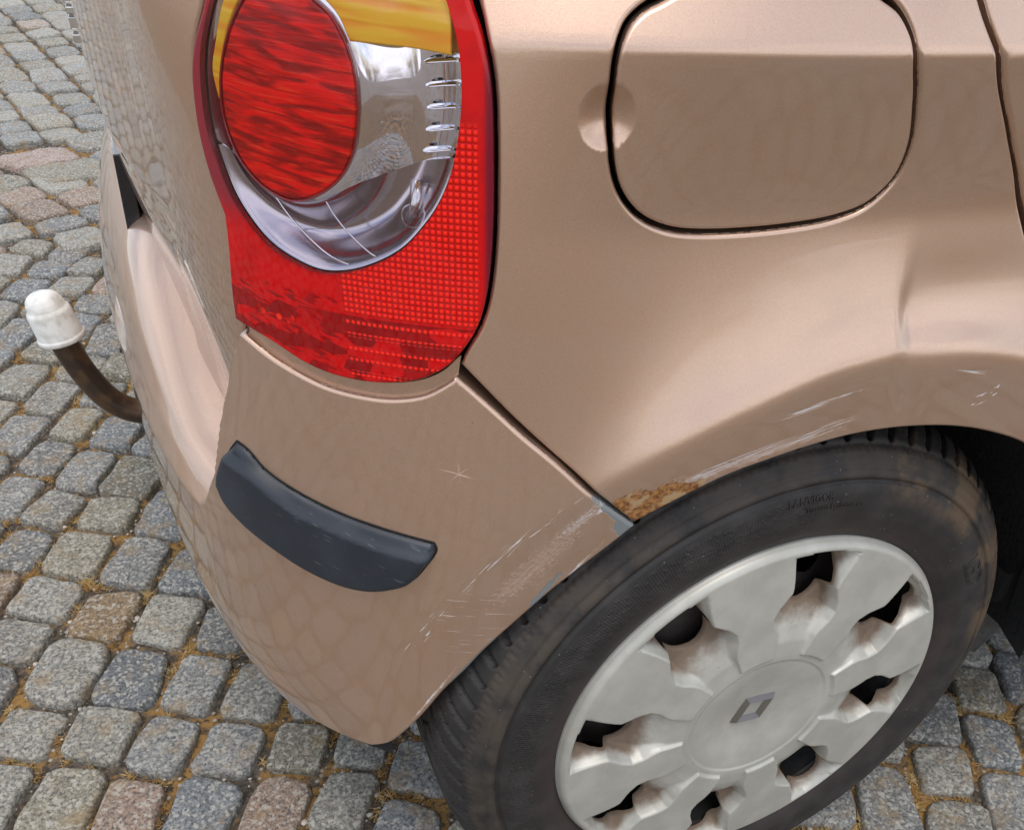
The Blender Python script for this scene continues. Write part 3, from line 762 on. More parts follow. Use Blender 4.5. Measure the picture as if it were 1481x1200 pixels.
quarter = panel('quarter_panel', QP, d_side, M_quarter, car, holes=[offset(FILL, -.0014)], r=.0028, lip=.018,
    grids=((-9, 9, -9, 9, .0042), (.187, .226, .797, .833, .0012)))
fdoor = panel('fuel_door', offset(FILL, .0016), d_side, M_paint, car, r=.0022, lip=.008, grids=((-9, 9, -9, 9, .0042), (.187, .207, .797, .833, .0012)), extra=.0005)
# rear passenger door
DP = outline([[(-.206, .560), (-.183, .612), (-.138, .697), (-.0822, .7665), (-.0482, .8015), (-.0210, .8285), (-.0055, .8482), (.0042, .8660), (.0168, .90), (.030, .95), (.040, 1.02)][::-1],
    [(-.206, .560), (-.25, .525), (-.30, .46), (-.335, .38), (-.345, .26)], [(-.345, .26), (-1.1, .24)], [(-1.1, .24), (-1.1, 1.02)], [(-1.1, 1.02), (.040, 1.02)]], .006)
rdoor = panel('rear_door', DP, d_side, M_paint, car, r=.0028, lip=.018, grids=((-.25, .1, -9, 9, .005), (-9, -.25, -9, 9, .02)))

# bumper cover
bt = [(.4331, .6745), (.4129, .6651), (.3923, .6583), (.3701, .6533), (.3442, .6522), (.3256, .6536), (.307, .6587), (.2952, .6657), (.2854, .6736)]
bg_ = [(.2854, .6736), (.2645, .6549), (.2448, .6361), (.2247, .6183), (.203, .5967), (.184, .5793), (.1657, .5626)]
ba = [(0.1657, 0.5626), (0.179, 0.5489), (0.2006, 0.5274), (0.2171, 0.5104), (0.2297, 0.4958), (0.2461, 0.4755), (0.2707, 0.444), (0.2861, 0.4205), (0.3029, 0.3968), (0.3234, 0.362), (0.3412, 0.3358), (0.3545, 0.319), (0.372, 0.3077)]
U2 = 2*UC
def shelf_top(u): um = np.minimum(u, U2-u); return .507+.1215*(.30+.70*ss(um, .52, .88))
us = np.linspace(.500, U2-.500, 90)
rear_top = [(float(u), float(shelf_top(u))) for u in us]
BP = outline([bt, bg_, ba, [(.372, .3077), (.40, .3060), (.45, .3050), (.52, .3050)], [(.52, .3050), (U2-.40, .3050)], [(U2-.40, .3050), (U2-.30, .42), (U2-.17, .56)], [(U2-.17, .56), (U2-.4331, .6745)], [(U2-.4331, .6745), (U2-.4845, .553), (U2-.492, .545)],
    rear_top[::-1], [(.500, float(shelf_top(.5))), (.4975, .5475), (.4925, .5525), (.4890, .5640)], [(.4890, .5640), (.4760, .5990), (.4655, .6230), (.4537, .6500), (.4390, .6750)], [(.4390, .6750), (.4331, .6745)]])
bumper = panel('rear_bumper', BP, d_bump, M_bumper, car, r=.0030, lip=.024,
    grids=((-9, .60, -9, 9, .0042), (.60, 1.15, -9, .50, .007), (1.15, 9, -9, 9, .022), (.43, .53, .495, .68, .0015), (.53, 1.15, .50, .64, (.006, .0022))))
# rebated ledge on which the lamp sits
lb = [(u, v-.0034) for u, v in lampB[:9]]
LEDGE = np.vstack([catmull([(.4300, .6790)]+lb[1:8]+[(.2830, .6820)], .003), catmull([(u_, v_-.0015) for u_, v_ in bt[::-1]], .003)])
panel('bumper_ledge', LEDGE, bump_core, M_paint, bumper, r=0, lip=0, extra=-.0052, grids=((-9, 9, -9, 9, .005),))
# blue-grey rub strip let into the bumper corner
STR = outline([[(.4527, .5893), (.4426, .5857), (.4294, .5753), (.4033, .5652), (.373, .5573), (.3431, .5529), (.3192, .5496), (.3043, .5477)],
    [(.3043, .5477), (.3031, .5425), (.3098, .5298), (.3215, .5129), (.3345, .5046), (.3533, .4979), (.375, .4967), (.4016, .5027), (.428, .5141), (.4499, .5256), (.4657, .538), (.4723, .5514)],
    [(.4723, .5514), (.4698, .561), (.4613, .5784), (.4527, .5893)]], .002)
def strip_bulge(u, v):
    top = np.interp(u, [.30, .343, .40, .44, .4723], [.5477, .5529, .5645, .585, .592])
    e = np.clip(top-v, 0, 1)
    return -.0055*(1-ss(e, .004, .0135))
strip = panel('rub_strip', STR, bump_core, M_strip, bumper, r=.0055, lip=.006, extra=.0105, grids=((-9, 9, -9, 9, .0022),), bulge=strip_bulge)
strip_shade = panel('strip_gap_shade', offset(STR, -.0016), bump_core, M_black, bumper, r=0, lip=.0, extra=.0005, grids=((-9, 9, -9, 9, .006),))  # black sheet on the bumper, painting the shaded gap line round the strip

# tailgate
gr_ = [(.4172, .852), (.4315, .829), (.4372, .8142), (.4398, .7905), (.4374, .7686), (.4304, .7460)]
gr2 = [(.4304, .7460), (.4320, .7297), (.4365, .701), (.4385, .6800), (.4480, .6560), (.4600, .6300), (.4750, .5980), (.492, .560), (.51, .530)]
GP = outline([[(.378, 1.04), (.380, .96), (.400, .89)]+gr_, gr2, [(.51, .530), (U2-.51, .530)], [(U2-a, b) for a, b in gr2[::-1]], [(U2-a, b) for a, b in gr_[::-1]]+[(U2-.400, .89), (U2-.380, .96), (U2-.378, 1.04)], [(U2-.378, 1.04), (.378, 1.04)]], .004)
def d_gate2(u, v):
    d = d_gate(u, v); um = mir(u)
    # pressed recess for the number plate with a fine step at its side
    line = np.interp(v, [.54, .5545, .5858, .6265, .6806, .711, .74], [.676, .6718, .6572, .6228, .5600, .5300, .50])
    line = line-.0
    k = ss(um-line, -.0015, .0035)*(1-ss(v, .695, .72))*ss(v, .550, .558)
    return d-.0030*k
gate = panel('tailgate', GP, d_gate2, M_paint, car, r=.0026, lip=.015, grids=((-9, 1.12, -9, 9, .0044), (1.12, 9, -9, 9, .02)))

# added black shell that blocks light behind all the gaps, open at the wheel arch
SH = outline([[(.395, .33), (.345, .43), (.29, .52), (.215, .585), (.12, .625), (0, .640), (-.09, .63), (-.17, .60), (-.25, .54), (-.33, .42)], [(-.33, .42), (-.35, .29)], [(-.35, .29), (-1.6, .29)], [(-1.6, .29), (-1.6, 1.0)], [(-1.6, 1.0), (U2-.05, 1.0)], [(U2-.05, 1.0), (U2-.1, .33)], [(U2-.1, .33), (.395, .33)]], .02)
def d_shell(u, v): return np.minimum(np.minimum(d_side(u, v), d_gate(u, v)), -.012)*0-.075-.055*ss(mir(u), .44, .56)
shell = panel('light_block_shell', SH, d_shell, M_black, car, holes=[], r=0, lip=0, grids=((-9, 9, -9, 9, .03),))

# glass house and roof so that the car is whole when seen from a step aside
def d_cab(u, v): return np.interp(v, [.98, 1.05, 1.30, 1.48, 1.55], [-.075, -.085, -.16, -.25, -.34])
def band(name, v0, v1, mat, u0_=-1.6, u1_=None, ext=0):
    u1_ = U2+1.6 if u1_ is None else u1_
    return panel(name, outline([[(u0_, v0), (u1_, v0)], [(u1_, v0), (u1_, v1)], [(u1_, v1), (u0_, v1)], [(u0_, v1), (u0_, v0)]], .04), d_cab, mat, car, r=0, lip=0, extra=ext, grids=((-9, 9, -9, 9, .04),))
band('window_glass', .99, 1.42, M_glass_dark); band('roof_rail', 1.42, 1.52, M_paint)
rx, ry = np.interp(np.linspace(-1.6, U2+1.6, 80), UU, CC[:, 0]), np.interp(np.linspace(-1.6, U2+1.6, 80), UU, CC[:, 1])
uu_ = np.linspace(-1.6, U2+1.6, 80); ring = surf(uu_, np.full(80, 1.52), d_cab)
mesh_obj('roof_panel', np.vstack([ring, [[.9, .85, 1.58]]]), [(i, i+1, 80) for i in range(79)]+[(79, 0, 80)], M_paint, car)
ring2 = surf(uu_, np.full(80, .31), d_shell); ring2[:, 2] = .315
# shoulder shelf that closes the gap between body sides and glass
ra = surf(uu_, np.full(80, 1.0), d_shell, -.0); rb = surf(uu_, np.full(80, 1.0), d_cab, -.03)
mesh_obj('waist_rail', np.vstack([ra, rb]), [(i, i+1, 81+i, 80+i) for i in range(79)], M_black, car)
# floor pan with a cut-out for the wheel
fx0, fx1 = -.40, 1.9
fl = [(-.405, .30), (-.36, .16), (-.30, .14), (-.30, .34), (.34, .34), (.34, .05), (1.9, .05), (1.9, 1.65), (-.2, 1.65), (-.40, 1.45), (-.43, .85)]
mesh_obj('floor_pan', [(a, b, .30) for a, b in fl]+[(a, b, .34) for a, b in fl], [tuple(range(len(fl))), tuple(range(len(fl), 2*len(fl)))[::-1]]+[(i, (i+1) % len(fl), len(fl)+(i+1) % len(fl), len(fl)+i) for i in range(len(fl))], M_under, car, smooth=False)
# wheel arch liner: barrel round the wheel plus its inner wall
LV, LF = [], []
na = 48
for j, y in enumerate(np.linspace(-.012, .36, 8)):
    for i in range(na+1):
        a = math.radians(-4+185*i/na); rr = .352 if y > .02 else .333
        if j == 0: rr = .326
        n_ = mno.noise((a*3, y*9, 0))*.006
        if j == 0: n_ = .004
        lx = math.cos(a)*(rr+n_); ysf = float(np.interp(-lx, -CC[:3400, 0], CC[:3400, 1]))+.014
        LV.append((lx, max(y, ysf+j*.004), .298+math.sin(a)*(rr+n_)))
for j in range(7):
    for i in range(na): a = j*(na+1)+i; LF.append((a, a+1, a+na+2, a+na+1))
c0 = len(LV); LV.append((0, .36, .298))
for i in range(na): LF.append((7*(na+1)+i, 7*(na+1)+i+1, c0))
M_felt = simple('arch_liner_felt', (.012, .012, .012), .95, bump=(160, .003))
mesh_obj('arch_liner', LV, LF, M_felt, car)
print('body', time.time()-T0)

# ------------------------------------------------------------------ tail lamp
lamp = empty('tail_light', (0, 0, 0), car)
panel('outer_lens', LAMP, d_lamp, M_red, lamp, holes=[CLEAR], hr=0, r=.0022, lip=.007, grids=((-9, 9, -9, 9, .0035),))
M_red_rim = simple('lamp_rim_red', (.30, .006, .01), .15, 0, 1)
panel('clear_lens', offset(CLEAR, .0003), d_lamp, M_clear, lamp, r=0, lip=0, extra=.0006, grids=((-9, 9, -9, 9, .004),))
RC0, RC1 = ROUND.mean(0)
def e_round(u, v):
    Q = np.c_[u, v]; e, _ = bdist(Q, [ROUND]); s = inpoly(Q, ROUND); return np.where(s, -e, e)
def e_clear(u, v):
    Q = np.c_[u, v]; e, _ = bdist(Q, [CLEAR]); return e
def refl_d(u, v):
    u = np.atleast_1d(u); v = np.atleast_1d(v)
    er = e_round(u, v)
    ec = e_clear(u, v)
    D = .0036+.015*ss(er, -.001, .030)*ss(ec, -.004, .014)
    D = D-.012*ss(er, .030, .033)*ss(v, .775, .785)*(1-ss(v, .85, .86))*(u < .33)*0
    return d_lamp(u, v)-D
def lower_d(u, v):
    u = np.atleast_1d(u); v = np.atleast_1d(v)
    er = e_round(u, v); ec = e_clear(u, v)
    return d_lamp(u, v)-.0036-.015*ss(er, -.001, .020)*ss(ec, -.002, .020)
HI = offset(CLEAR, .0006)
# split line between the bright upper reflector and the lower bowl, whose grey colour stands for its reflections
up_poly = np.array([p for p in HI])
spl = lambda u: np.interp(u, [.26, .285, .335, .36, .395, .43], [.7965, .7935, .7770, .765, .771, .787])
m_up = HI[:, 1] > spl(HI[:, 0])
def arc(poly, mask):
    n = len(poly); s = [i for i in range(n) if mask[i] and not mask[i-1]][0]; out = []
    i = s
    while mask[i % n] and len(out) < n: out.append(poly[i % n]); i += 1
    return np.array(out)
au = arc(HI, m_up); al = arc(HI, ~m_up)
def close_split(a, z=0):
    p, q = a[-1], a[0]; k = int(abs(p[0]-q[0])/.0025); us_ = np.linspace(p[0], q[0], k+2)[1:-1]
    return np.vstack([a, np.c_[us_, spl(us_)]])
RIN = offset(ROUND, .003)
UPP = close_split(au); LOW = close_split(al)
GRIDL = ((-9, 9, -9, 9, .0016),)
panel('reflector', UPP, refl_d, M_chrome, lamp, r=0, lip=.010, grids=GRIDL)
panel('lower_bowl', LOW, lower_d, M_bowl, lamp, r=0, lip=.010, grids=GRIDL)
def dome(u, v): 
    q = ((u-.3725)/.043)**2+((v-.8140)/.052)**2; return .0012*np.clip(1-q, 0, 1)
panel('round_lens', offset(ROUND, .0012), d_lamp, M_round, lamp, r=.0018, lip=.014, extra=-.0012, grids=((-9, 9, -9, 9, .0022),), bulge=dome)
panel('lens_ring', ROUND, d_lamp, M_red_rim, lamp, holes=[offset(ROUND, .0011)], r=.0006, lip=.012, extra=-.0006, grids=())
AMB = np.vstack([catmull([(.284, .8385), (.2845, .858), (.291, .868), (.303, .879), (.321, .888), (.343, .890), (.365, .886), (.383, .874), (.395, .862), (.405, .849), (.4135, .832), (.4185, .82), (.4175, .806)], .002),
    catmull([(.4175, .806), (.4150, .8095)], .002), catmull([(.4150, .8095), (.4130, .818), (.404, .838), (.3915, .854), (.381, .8625), (.370, .8662), (.359, .8645), (.348, .858), (.3395, .851), (.334, .8405)], .002), catmull([(.334, .8405), (.3192, .8405), (.3008, .8400), (.284, .8385)], .002)])
panel('turn_lens', AMB, d_lamp, M_amber, lamp, r=.001, lip=.012, extra=-.0030, grids=((-9, 9, -9, 9, .003),))
# five bright ribs
for (a, b) in [((.3000, .8338), (.2828, .8359)), ((.2995, .8238), (.283, .8258)), ((.2993, .814), (.2833, .8161)), ((.3004, .804), (.2842, .8065)), ((.3023, .7941), (.2861, .7967))]:
    a = np.array(a); b = np.array(b); V, F = [], []
    for k in range(9):
        t = k/8; c = a+(b-a)*t; wv_ = .0011*math.sqrt(min(1, t*6+.02))
        for q in range(7):
            ph = PI*q/6; V.append((c[0], c[1]+wv_*math.cos(ph), -.013+.0075*math.sin(ph)*math.sqrt(min(1, t*6+.02))))
    V = np.array(V); P = surf(V[:, 0], V[:, 1], d_lamp, V[:, 2])
    F = [(k*7+q, k*7+q+1, (k+1)*7+q+1, (k+1)*7+q) for k in range(8) for q in range(6)]
    mesh_obj('reflector_rib', P, F, M_chrome, lamp)
def tube(pts, rad, seg=10, caps=True):
    P = [Vector(p) for p in pts]; V, F = [], []; n = len(P)
    rad = rad if hasattr(rad, '__len__') else [rad]*n
    prev = None
    for i, p in enumerate(P):
        t = (P[min(i+1, n-1)]-P[max(i-1, 0)]).normalized()
        x = (prev-t*prev.dot(t)).normalized() if prev is not None else t.orthogonal().normalized(); prev = x; y = t.cross(x)
        for k in range(seg): a = 2*PI*k/seg; V.append(tuple(p+(x*math.cos(a)+y*math.sin(a))*rad[i]))
    for i in range(n-1):
        for k in range(seg): F.append((i*seg+k, i*seg+(k+1) % seg, (i+1)*seg+(k+1) % seg, (i+1)*seg+k))
    if caps: F += [tuple(range(seg))[::-1], tuple(range((n-1)*seg, n*seg))]
    return V, F
for arcp in ([(.3899, .7621), (.3816, .7526), (.37, .7427), (.3582, .7352), (.344, .7313)], [(.3582, .7663), (.3532, .7582), (.3442, .7486), (.3331, .7401), (.3273, .7379)]):
    q = catmull(arcp, .002); P = surf(q[:, 0], q[:, 1], d_lamp, -.006); V, F = tube(P, .00055, 6)
    mesh_obj('moulding_line', V, F, M_chrome, lamp)
# bulb with its holder
bc = surf([.3085], [.7620], d_lamp, -.0085)[0]; nrm = Vector((-.75, -.62, .2)).normalized()
V, F = [], []
for i in range(13):
    a = PI*i/12
    for k in range(20): b = 2*PI*k/20; V.append((bc[0]+.0062*math.sin(a)*math.cos(b), bc[1]+.0062*math.sin(a)*math.sin(b), bc[2]+.0062*math.cos(a)))
for i in range(12):
    for k in range(20): F.append((i*20+k, i*20+(k+1) % 20, (i+1)*20+(k+1) % 20, (i+1)*20+k))
mesh_obj('bulb', V, F, M_clear, lamp)
V, F = tube([(bc[0]-.0010, bc[1]-.0010, bc[2]+.0005), (bc[0]+.002, bc[1]+.001, bc[2]+.005), (bc[0]+.006, bc[1]+.003, bc[2]+.016)], [.0012, .0036, .0052], 14); mesh_obj('bulb_holder', V, F, M_badge, lamp)
print('lamp', time.time()-T0)

# ------------------------------------------------------------------ wheel
wheel = empty('rear_wheel', (0, 0, .298), car)
# tyre: cross-section (radius, y) swept round, tread blocks cut by curved grooves
prof = [(.190, .020), (.197, .010), (.203, .004), (.212, -.0005), (.224, -.004), (.236, -.005), (.248, -.0035), (.2545, -.0012), (.2555, .0014), (.2575, .0018), (.2590, -.0004), (.2635, .0010), (.2660, .0032), (.2675, .0048), (.2690, .0040), (.278, .0105), (.2800, .0135), (.2805, .0158), (.2835, .0165), (.288, .023), (.2925, .031), (.2955, .040), (.2972, .050), (.298, .062), (.2985, .080)]
prof += [(.2985, y) for y in (.095, .110, .125, .140)]+[(.298, .150), (.2945, .168), (.283, .186), (.255, .197), (.225, .195), (.20, .18)]
pr = np.array(prof); sarc = np.r_[0, np.cumsum(np.hypot(*np.diff(pr, axis=0).T))]
ns, nt = 190, 1092
sq = np.linspace(0, sarc[-1], ns); PR = np.interp(sq, sarc, pr[:, 0]); PY = np.interp(sq, sarc, pr[:, 1])
TH = np.arange(nt)/nt*2*PI
A, S = np.meshgrid(TH, np.arange(ns)); RR = PR[S]; YYt = PY[S]
NB = 78
phase = A/(2*PI)*NB + 42*(YYt-.02)**1.0*np.where(YYt > .02, 1, 0)*.55
fr_ = phase % 1.0
gro = np.clip(np.minimum(fr_, .30-fr_)/.05, 0, 1)*np.clip((RR-.2815)/.005, 0, 1)*ss(YYt, .012, .022)*(YYt < .19)
circ = 0*YYt
for yc in (.078, .112, .145): circ = np.maximum(circ, np.clip(1-np.abs(YYt-yc)/.006, 0, 1)**.5)
dep = .0080*np.maximum(gro, circ)
# small buttress ribs below each groove, plus fine ring lines
but = np.clip(np.minimum((phase*3) % 1.0, .35-(phase*3) % 1.0)/.06, 0, 1)*np.clip(1-np.abs(RR-.2795)/.0035, 0, 1)*(YYt < .03)
dep = dep+.0010*but
RR2 = RR-dep
V = np.c_[(RR2*np.cos(A)).ravel(), (YYt+.0).ravel(), (RR2*np.sin(A)).ravel()]
idx = np.arange(ns*nt).reshape(ns, nt); a_ = idx[:-1]; b_ = idx[1:]
F = np.stack([a_, np.roll(a_, -1, 1), np.roll(b_, -1, 1), b_], -1).reshape(-1, 4)
tyre = mesh_obj('tyre', V, F, M_tyre, wheel)
# raised lettering on the sidewall
M_letter = simple('tyre_lettering', (.030, .024, .020), .5)
def ring_text(name, body, size, th_c, r_c, ysurf, outward=True, depth=.0007, outline_only=False):
    cu = bpy.data.curves.new(name, 'FONT'); cu.body = body; cu.size = size; cu.align_x = 'CENTER'; cu.align_y = 'CENTER'; cu.resolution_u = 2
    if outline_only: cu.fill_mode = 'NONE'; cu.bevel_depth = .0005; cu.bevel_resolution = 0
    else: cu.extrude = depth
    to = bpy.data.objects.new('tmp', cu); COL.objects.link(to)
    dg = bpy.context.evaluated_depsgraph_get(); me = bpy.data.meshes.new_from_object(to.evaluated_get(dg))
    bpy.data.objects.remove(to)
    for v in me.vertices:
        x, y, z = v.co
        th = th_c-x/r_c; r = r_c+y
        yy = float(np.interp(r, pr[:9, 0], pr[:9, 1])) if r < .256 else .001
        v.co = (r*math.cos(th), yy-.0003-z, r*math.sin(th))
    me.materials.append(M_letter); o = bpy.data.objects.new(name, me); COL.objects.link(o); o.parent = tyre
    return o
ring_text('sidewall_lettering', 'LANVIGOR', .0085, math.radians(91.5), .2475, 0)
ring_text('sidewall_lettering', 'Traction Performance', .0062, math.radians(86), .2390, 0)
ring_text('sidewall_lettering', 'LED', .024, math.radians(31), .2400, 0, outline_only=True)

# hub cap: relief with eight vents
M_ = 1152; rs = np.unique(np.concatenate([np.linspace(0, .066, 12), np.linspace(.066, .084, 16), np.linspace(.084, .118, 20), np.linspace(.118, .192, 62), [.1285, .1292, .1305, .1322, .1845, .1862, .1870], np.linspace(.192, .2005, 12)]))
tt = np.arange(M_)/M_*2*PI
rs = np.unique(np.round(rs, 6)); KC, HALF = 30, 72
HWR = [.02, .09, .1285, .1292, .1305, .1340, .1390, .1450, .155, .165, .175, .181, .1845, .1862, .1870, .1925, .2005]; HWW = [8, 8, 1.2, 2.6, 4.2, 6.0, 7.3, 7.9, 8.0, 7.7, 6.9, 5.8, 4.4, 2.8, 1.2, 5, 8]
cc = (np.arange(M_) % (2*HALF))-HALF
Rg, Cg = np.meshgrid(rs, cc, indexing='ij')
hwm = np.interp(Rg, HWR, HWW); ac = np.abs(Cg)
aph = np.where(ac <= KC, hwm*ac/KC, hwm+(22.5-hwm)*(ac-KC)/(HALF-KC))
ph = np.sign(Cg)*aph-.6*(1-aph/22.5)
sect = np.arange(M_)//(2*HALF)
Tg = np.radians(81.4+45*sect[None, :]+ph)
wR = np.interp(Rg, [0, .079, .0795, .092, .104, .112, .120, .130, .140, .148, .1535, .158, .170, .190, .1925], [-30, -30, 11.2, 11.2, 11.2, 12.4, 14.2, 14.6, 12.6, 10.2, 8.7, 8.7, 9.2, 10.3, -6])
# pads have straight inner ends
pad_in = .0805/np.cos(np.radians((ph+22.5+22.5) % 45-22.5))
e_side = (wR-np.abs(ph))*np.radians(1)*Rg                   # metres inside the pocket
dome_ = .0075*(1-(Rg/.2)**2)
pad = .0030*(1-ss(e_side, -.0006, .0016))*ss(Rg, pad_in*.0+.0795, .0810)
H = dome_+pad
H = np.where(Rg < .0800, H, H)
dpk = np.interp(Rg, [.08, .095, .110, .122, .130, .150, .180, .193], [0, .0012, .0065, .013, .019, .021, .017, .003])
dpk = dpk*.86
H = H-dpk*ss(e_side, -.0002, np.interp(Rg, [.08, .11, .13, .15, .17, .193], [.003, .006, .0085, .0075, .0095, .014]))
# bolt-well swelling next to the vents
H = H-.0014*ss(Rg, .0735, .0715)-.0072*ss(Rg, .072, .020)
H = H-.0050*ss(Rg, .1915, .2005)**2-.003*ss(Rg, .198, .2005)
cdep = np.clip(dpk*ss(e_side, .0, .008)/.018, 0, 1)
hole = (Rg > .1284) & (Rg < .1871) & (np.abs(Cg) <= KC)
V = np.c_[(Rg*np.cos(Tg)).ravel(), (-H).ravel()-.0005, (Rg*np.sin(Tg)).ravel()]
ii = np.arange(V.shape[0]).reshape(Rg.shape); a_ = ii[:-1]; b_ = ii[1:]
F = np.stack([a_, b_, np.roll(b_, -1, 1), np.roll(a_, -1, 1)], -1)
hm = hole[:-1] & hole[1:] & np.roll(hole, -1, 1)[:-1] & np.roll(hole, -1, 1)[1:]
Fk = F[~hm].reshape(-1, 4)
# walls of the vents going back 6 mm
VL = V.tolist(); FL = [tuple(f) for f in Fk]
from collections import Counter
ec = Counter()
for f in F[~hm].reshape(-1, 4):
    for k in range(4):
        p, q = int(f[k]), int(f[(k+1) % 4]); ec[(p, q)] += 1
bd = [e for e in ec if (e[1], e[0]) not in ec and Rg.ravel()[e[0]] > .1 and Rg.ravel()[e[0]] < .195 and e[0] != e[1]]
mp_ = {}
def low(i):
    if i not in mp_: x, y, z = VL[i]; mp_[i] = len(VL); VL.append((x, y+.006, z))
    return mp_[i]
for p, q in bd: FL.append((q, p, low(p), low(q)))
# turned-in rim edge
nR = len(rs); base = (nR-1)*M_
for k in range(M_):
    x, y, z = VL[base+k]; VL.append((x*.998, y+.012, z*.998))
b0 = len(VL)-M_
for k in range(M_): FL.append((base+k, b0+k, b0+(k+1) % M_, base+(k+1) % M_))
tint = np.zeros((len(VL), 3)); tint[:len(cdep.ravel())] = cdep.ravel()[:, None]
for i, j in mp_.items(): tint[j] = 1
cap = mesh_obj('hub_cap', VL, FL, M_hub, wheel, attr=tint)
# steel rim behind the vents, with its own round openings
V, F = [], []
nr, nk = 70, 540
for i in range(nr):
    r = .02+.175*i/(nr-1)
    for k in range(nk):
        y = .040-.010*math.sin(min(1, max(0, (r-.08)/.08))*PI); V.append((r*math.cos(2*PI*k/nk), y, r*math.sin(2*PI*k/nk)))
for i in range(nr-1):
    r = .02+.175*(i+.5)/(nr-1)
    for k in range(nk):
        a = 360*k/nk; q = (a-135) % 40-20
        if ((q*PI/180*r)/.018)**2+((r-.158)/.017)**2 < 1: continue
        F.append((i*nk+k, (i+1)*nk+k, (i+1)*nk+(k+1) % nk, i*nk+(k+1) % nk))
mesh_obj('steel_rim', V, F, M_rimsteel, wheel)
V, F = [], []
for i, (r, y) in enumerate([(.195, .012), (.190, .030), (.186, .060), (.186, .19)]):
    for k in range(96): V.append((r*math.cos(2*PI*k/96), y, r*math.sin(2*PI*k/96)))
for i in range(3):
    for k in range(96): F.append((i*96+k, i*96+(k+1) % 96, (i+1)*96+(k+1) % 96, (i+1)*96+k))
mesh_obj('rim_barrel', V, F, M_under, wheel)
V = [(0, .07, 0)]+[(.185*math.cos(2*PI*k/64), .07, .185*math.sin(2*PI*k/64)) for k in range(64)]
mesh_obj('brake_backing', V, [(0, 1+k, 1+(k+1) % 64) for k in range(64)], M_black, wheel)
# diamond emblem in the middle of the cap: sunk frame of folded bars
def em(a, b, y):  # long axis leans with the wheel
    t = math.radians(EMA); x = a*math.cos(t)-b*math.sin(t); z = a*math.sin(t)+b*math.cos(t); return (x-.004, y, z+.009)
EMA = -58
def bars(name, L, W, yb, yt, w, parent, mat, fn):
    """diamond frame: outer L x W, bar width w, ridged"""
    o_ = [(0, L), (W, 0), (0, -L), (-W, 0)]; k = 1-w/(L*W/math.hypot(L, W)); m_ = [(a*(1+k)/2, b*(1+k)/2) for a, b in o_]; i_ = [(a*k, b*k) for a, b in o_]
    V = [fn(a, b, yb) for a, b in o_]+[fn(a, b, yt) for a, b in m_]+[fn(a, b, yb) for a, b in i_]; F = []
    for q in range(4):
        n_ = (q+1) % 4; F += [(q, n_, 4+n_, 4+q), (4+q, 4+n_, 8+n_, 8+q)]
    return mesh_obj(name, V, F, mat, parent, smooth=False)
yb = .0022
M_emb = mk_chrome('emblem_chrome', (.22, .20, .18), .32)
emb = bars('diamond_emblem',   .0265, .0185, yb-.0014, yb-.0066, .0064, cap, M_emb, em)
V = [em(0, .0295, yb-.0010), em(.0205, 0, yb-.0010), em(0, -.0295, yb-.0010), em(-.0205, 0, yb-.0010)]
mesh_obj('emblem_gap_shade', V, [(0, 1, 2, 3)], simple('emblem_shadow_gap', (.05, .045, .04), .7), cap, smooth=False)  # flat dark diamond, painting the shade inside and around the frame

# ------------------------------------------------------------------ plate, badge, tow bar, bracket
M_plate = simple('plate_holder_black', (.006, .008, .014), .25, 0, .6)
def boxmesh(name, x0, x1, y0, y1, z0, z1, mat, parent, lean=0.0, bev=.001):
    V = []
    for z in (z0, z1):
        dx = lean*(z-z0)
        for x, y in ((x0, y0), (x1, y0), (x1, y1), (x0, y1)): V.append((x+dx, y, z))
    o = mesh_obj(name, V, [(0, 1, 2, 3)[::-1], (4, 5, 6, 7), (0, 1, 5, 4), (1, 2, 6, 5), (2, 3, 7, 6), (3, 0, 4, 7)], mat, parent, smooth=False)
    b = o.modifiers.new('bevel', 'BEVEL'); b.width = bev; b.segments = 2
    return o
holder = boxmesh('plate_holder', -.4640, -.4500, .545, 1.155, .540, .672, M_plate, gate, .055)
boxmesh('number_plate', -.4640, -.4610, .597, 1.103, .570, .666, simple('plate_white', (.6, .6, .6), .35), gate, .055)
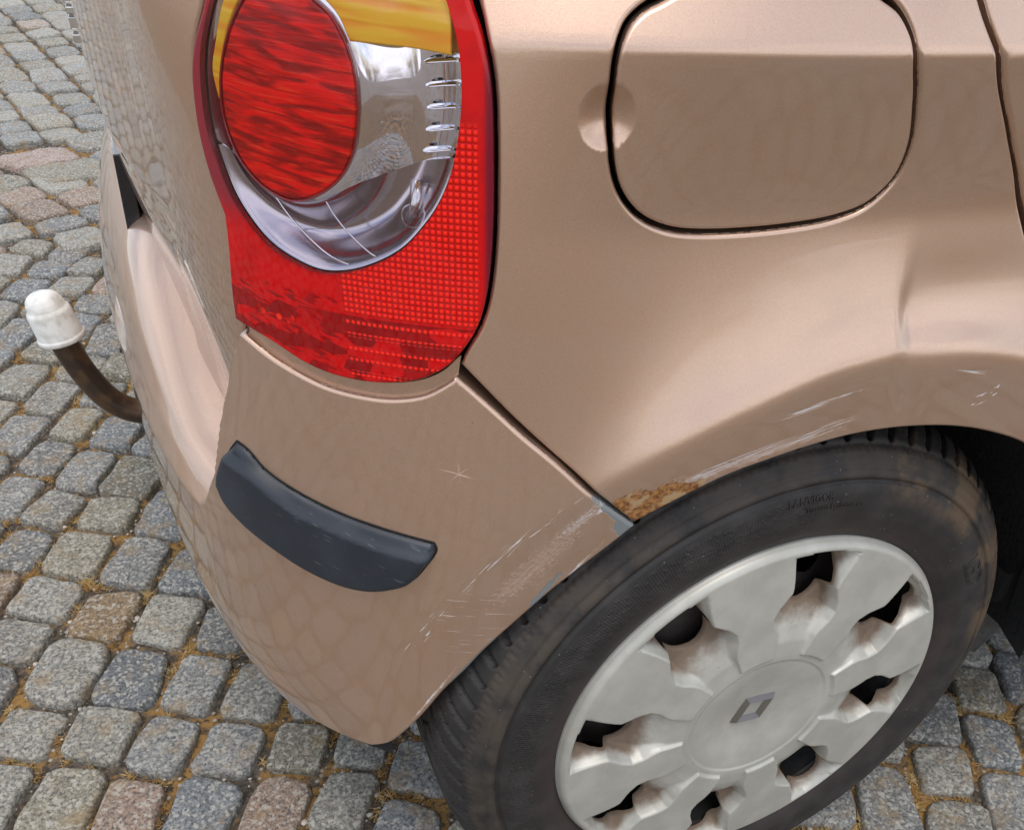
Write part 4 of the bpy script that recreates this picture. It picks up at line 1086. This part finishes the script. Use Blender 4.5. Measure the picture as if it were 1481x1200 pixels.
# emblem on the tailgate, seen edge-on: two nested diamond frames with cross bars
bx = float(surf([UC], [.80], d_gate)[0][0])
def be(a, b, y): return (bx-y, .85+b*1.0, .795+a)
g_em = bars('diamond_emblem', .050, .060, .0, .012, .016, gate, M_badge, lambda a, b, y: (bx-.002-y+.0, .85+a, .805+b))
for k, (y0, y1, z0, z1) in enumerate([(.668, .690, .744, .751), (.672, .700, .755, .765), (.668, .690, .768, .774), (.672, .690, .777, .800)]):
    boxmesh('badge_letter', -.4715, -.4640, y0, y1, z0, z1, M_badge, gate, 0, .0008)
bar = empty('tow_bar', (0, 0, 0), car)
pts = catmull(np.array([(-.5935, .375), (-.587, .345), (-.574, .305), (-.556, .272), (-.532, .252), (-.50, .243), (-.42, .243)]), .006)
V, F = tube([(x, .85, z) for x, z in pts], .0180, 20); mesh_obj('neck', V, F, M_towbar, bar)
# ball cap: stepped plastic thimble
pc = [(0, .0470), (.008, .0468), (.015, .0456), (.020, .0430), (.0238, .0392), (.0255, .0350), (.0260, .0345), (.0264, .0270), (.0268, .0262), (.0300, .0240), (.0308, .0215), (.0312, .0200), (.0325, -.0105), (.0327, -.0115), (.0342, -.0125), (.0345, -.0135), (.0345, -.0175), (.0338, -.0185), (.0305, -.0185), (.0290, -.010)]
V, F = [], []
for r, z in pc:
    for k in range(40): V.append((r*math.cos(2*PI*k/40), r*math.sin(2*PI*k/40), z))
for i in range(len(pc)-1):
    for k in range(40): F.append((i*40+k, (i+1)*40+k, (i+1)*40+(k+1) % 40, i*40+(k+1) % 40))
capb = mesh_obj('tow_ball_cap', V, F, M_cap, bar); capb.location = (-.594, .85, .388); capb.scale = (.90, .90, 1.0); capb.rotation_euler = (0, math.radians(-9), 0)
# dark bracket and splash shield in front of the wheel
M_br = simple('bracket_wet_black', (.025, .028, .032), .35, .1, .3, bump=(60, .006))
V = [(.36, .10, .30), (.44, .10, .31), (.50, .10, .26), (.44, .10, .165), (.425, .10, .15), (.36, .10, .18)]
V2 = [(x+.01, .22, z) for x, y, z in V]
mesh_obj('jacking_bracket', V+V2, [tuple(range(6)), tuple(range(6, 12))[::-1]]+[(i, i+6, (i+1) % 6+6, (i+1) % 6) for i in range(6)], M_br, car, smooth=False)
mw = bpy.data.objects
for o in list(bpy.data.objects):
    if o.type == 'MESH' and len(o.data.polygons) == 0: print('EMPTY MESH', o.name)
print('done', time.time()-T0, 'tris', sum(sum(len(p.vertices)-2 for p in o.data.polygons) for o in bpy.data.objects if o.type == 'MESH'))
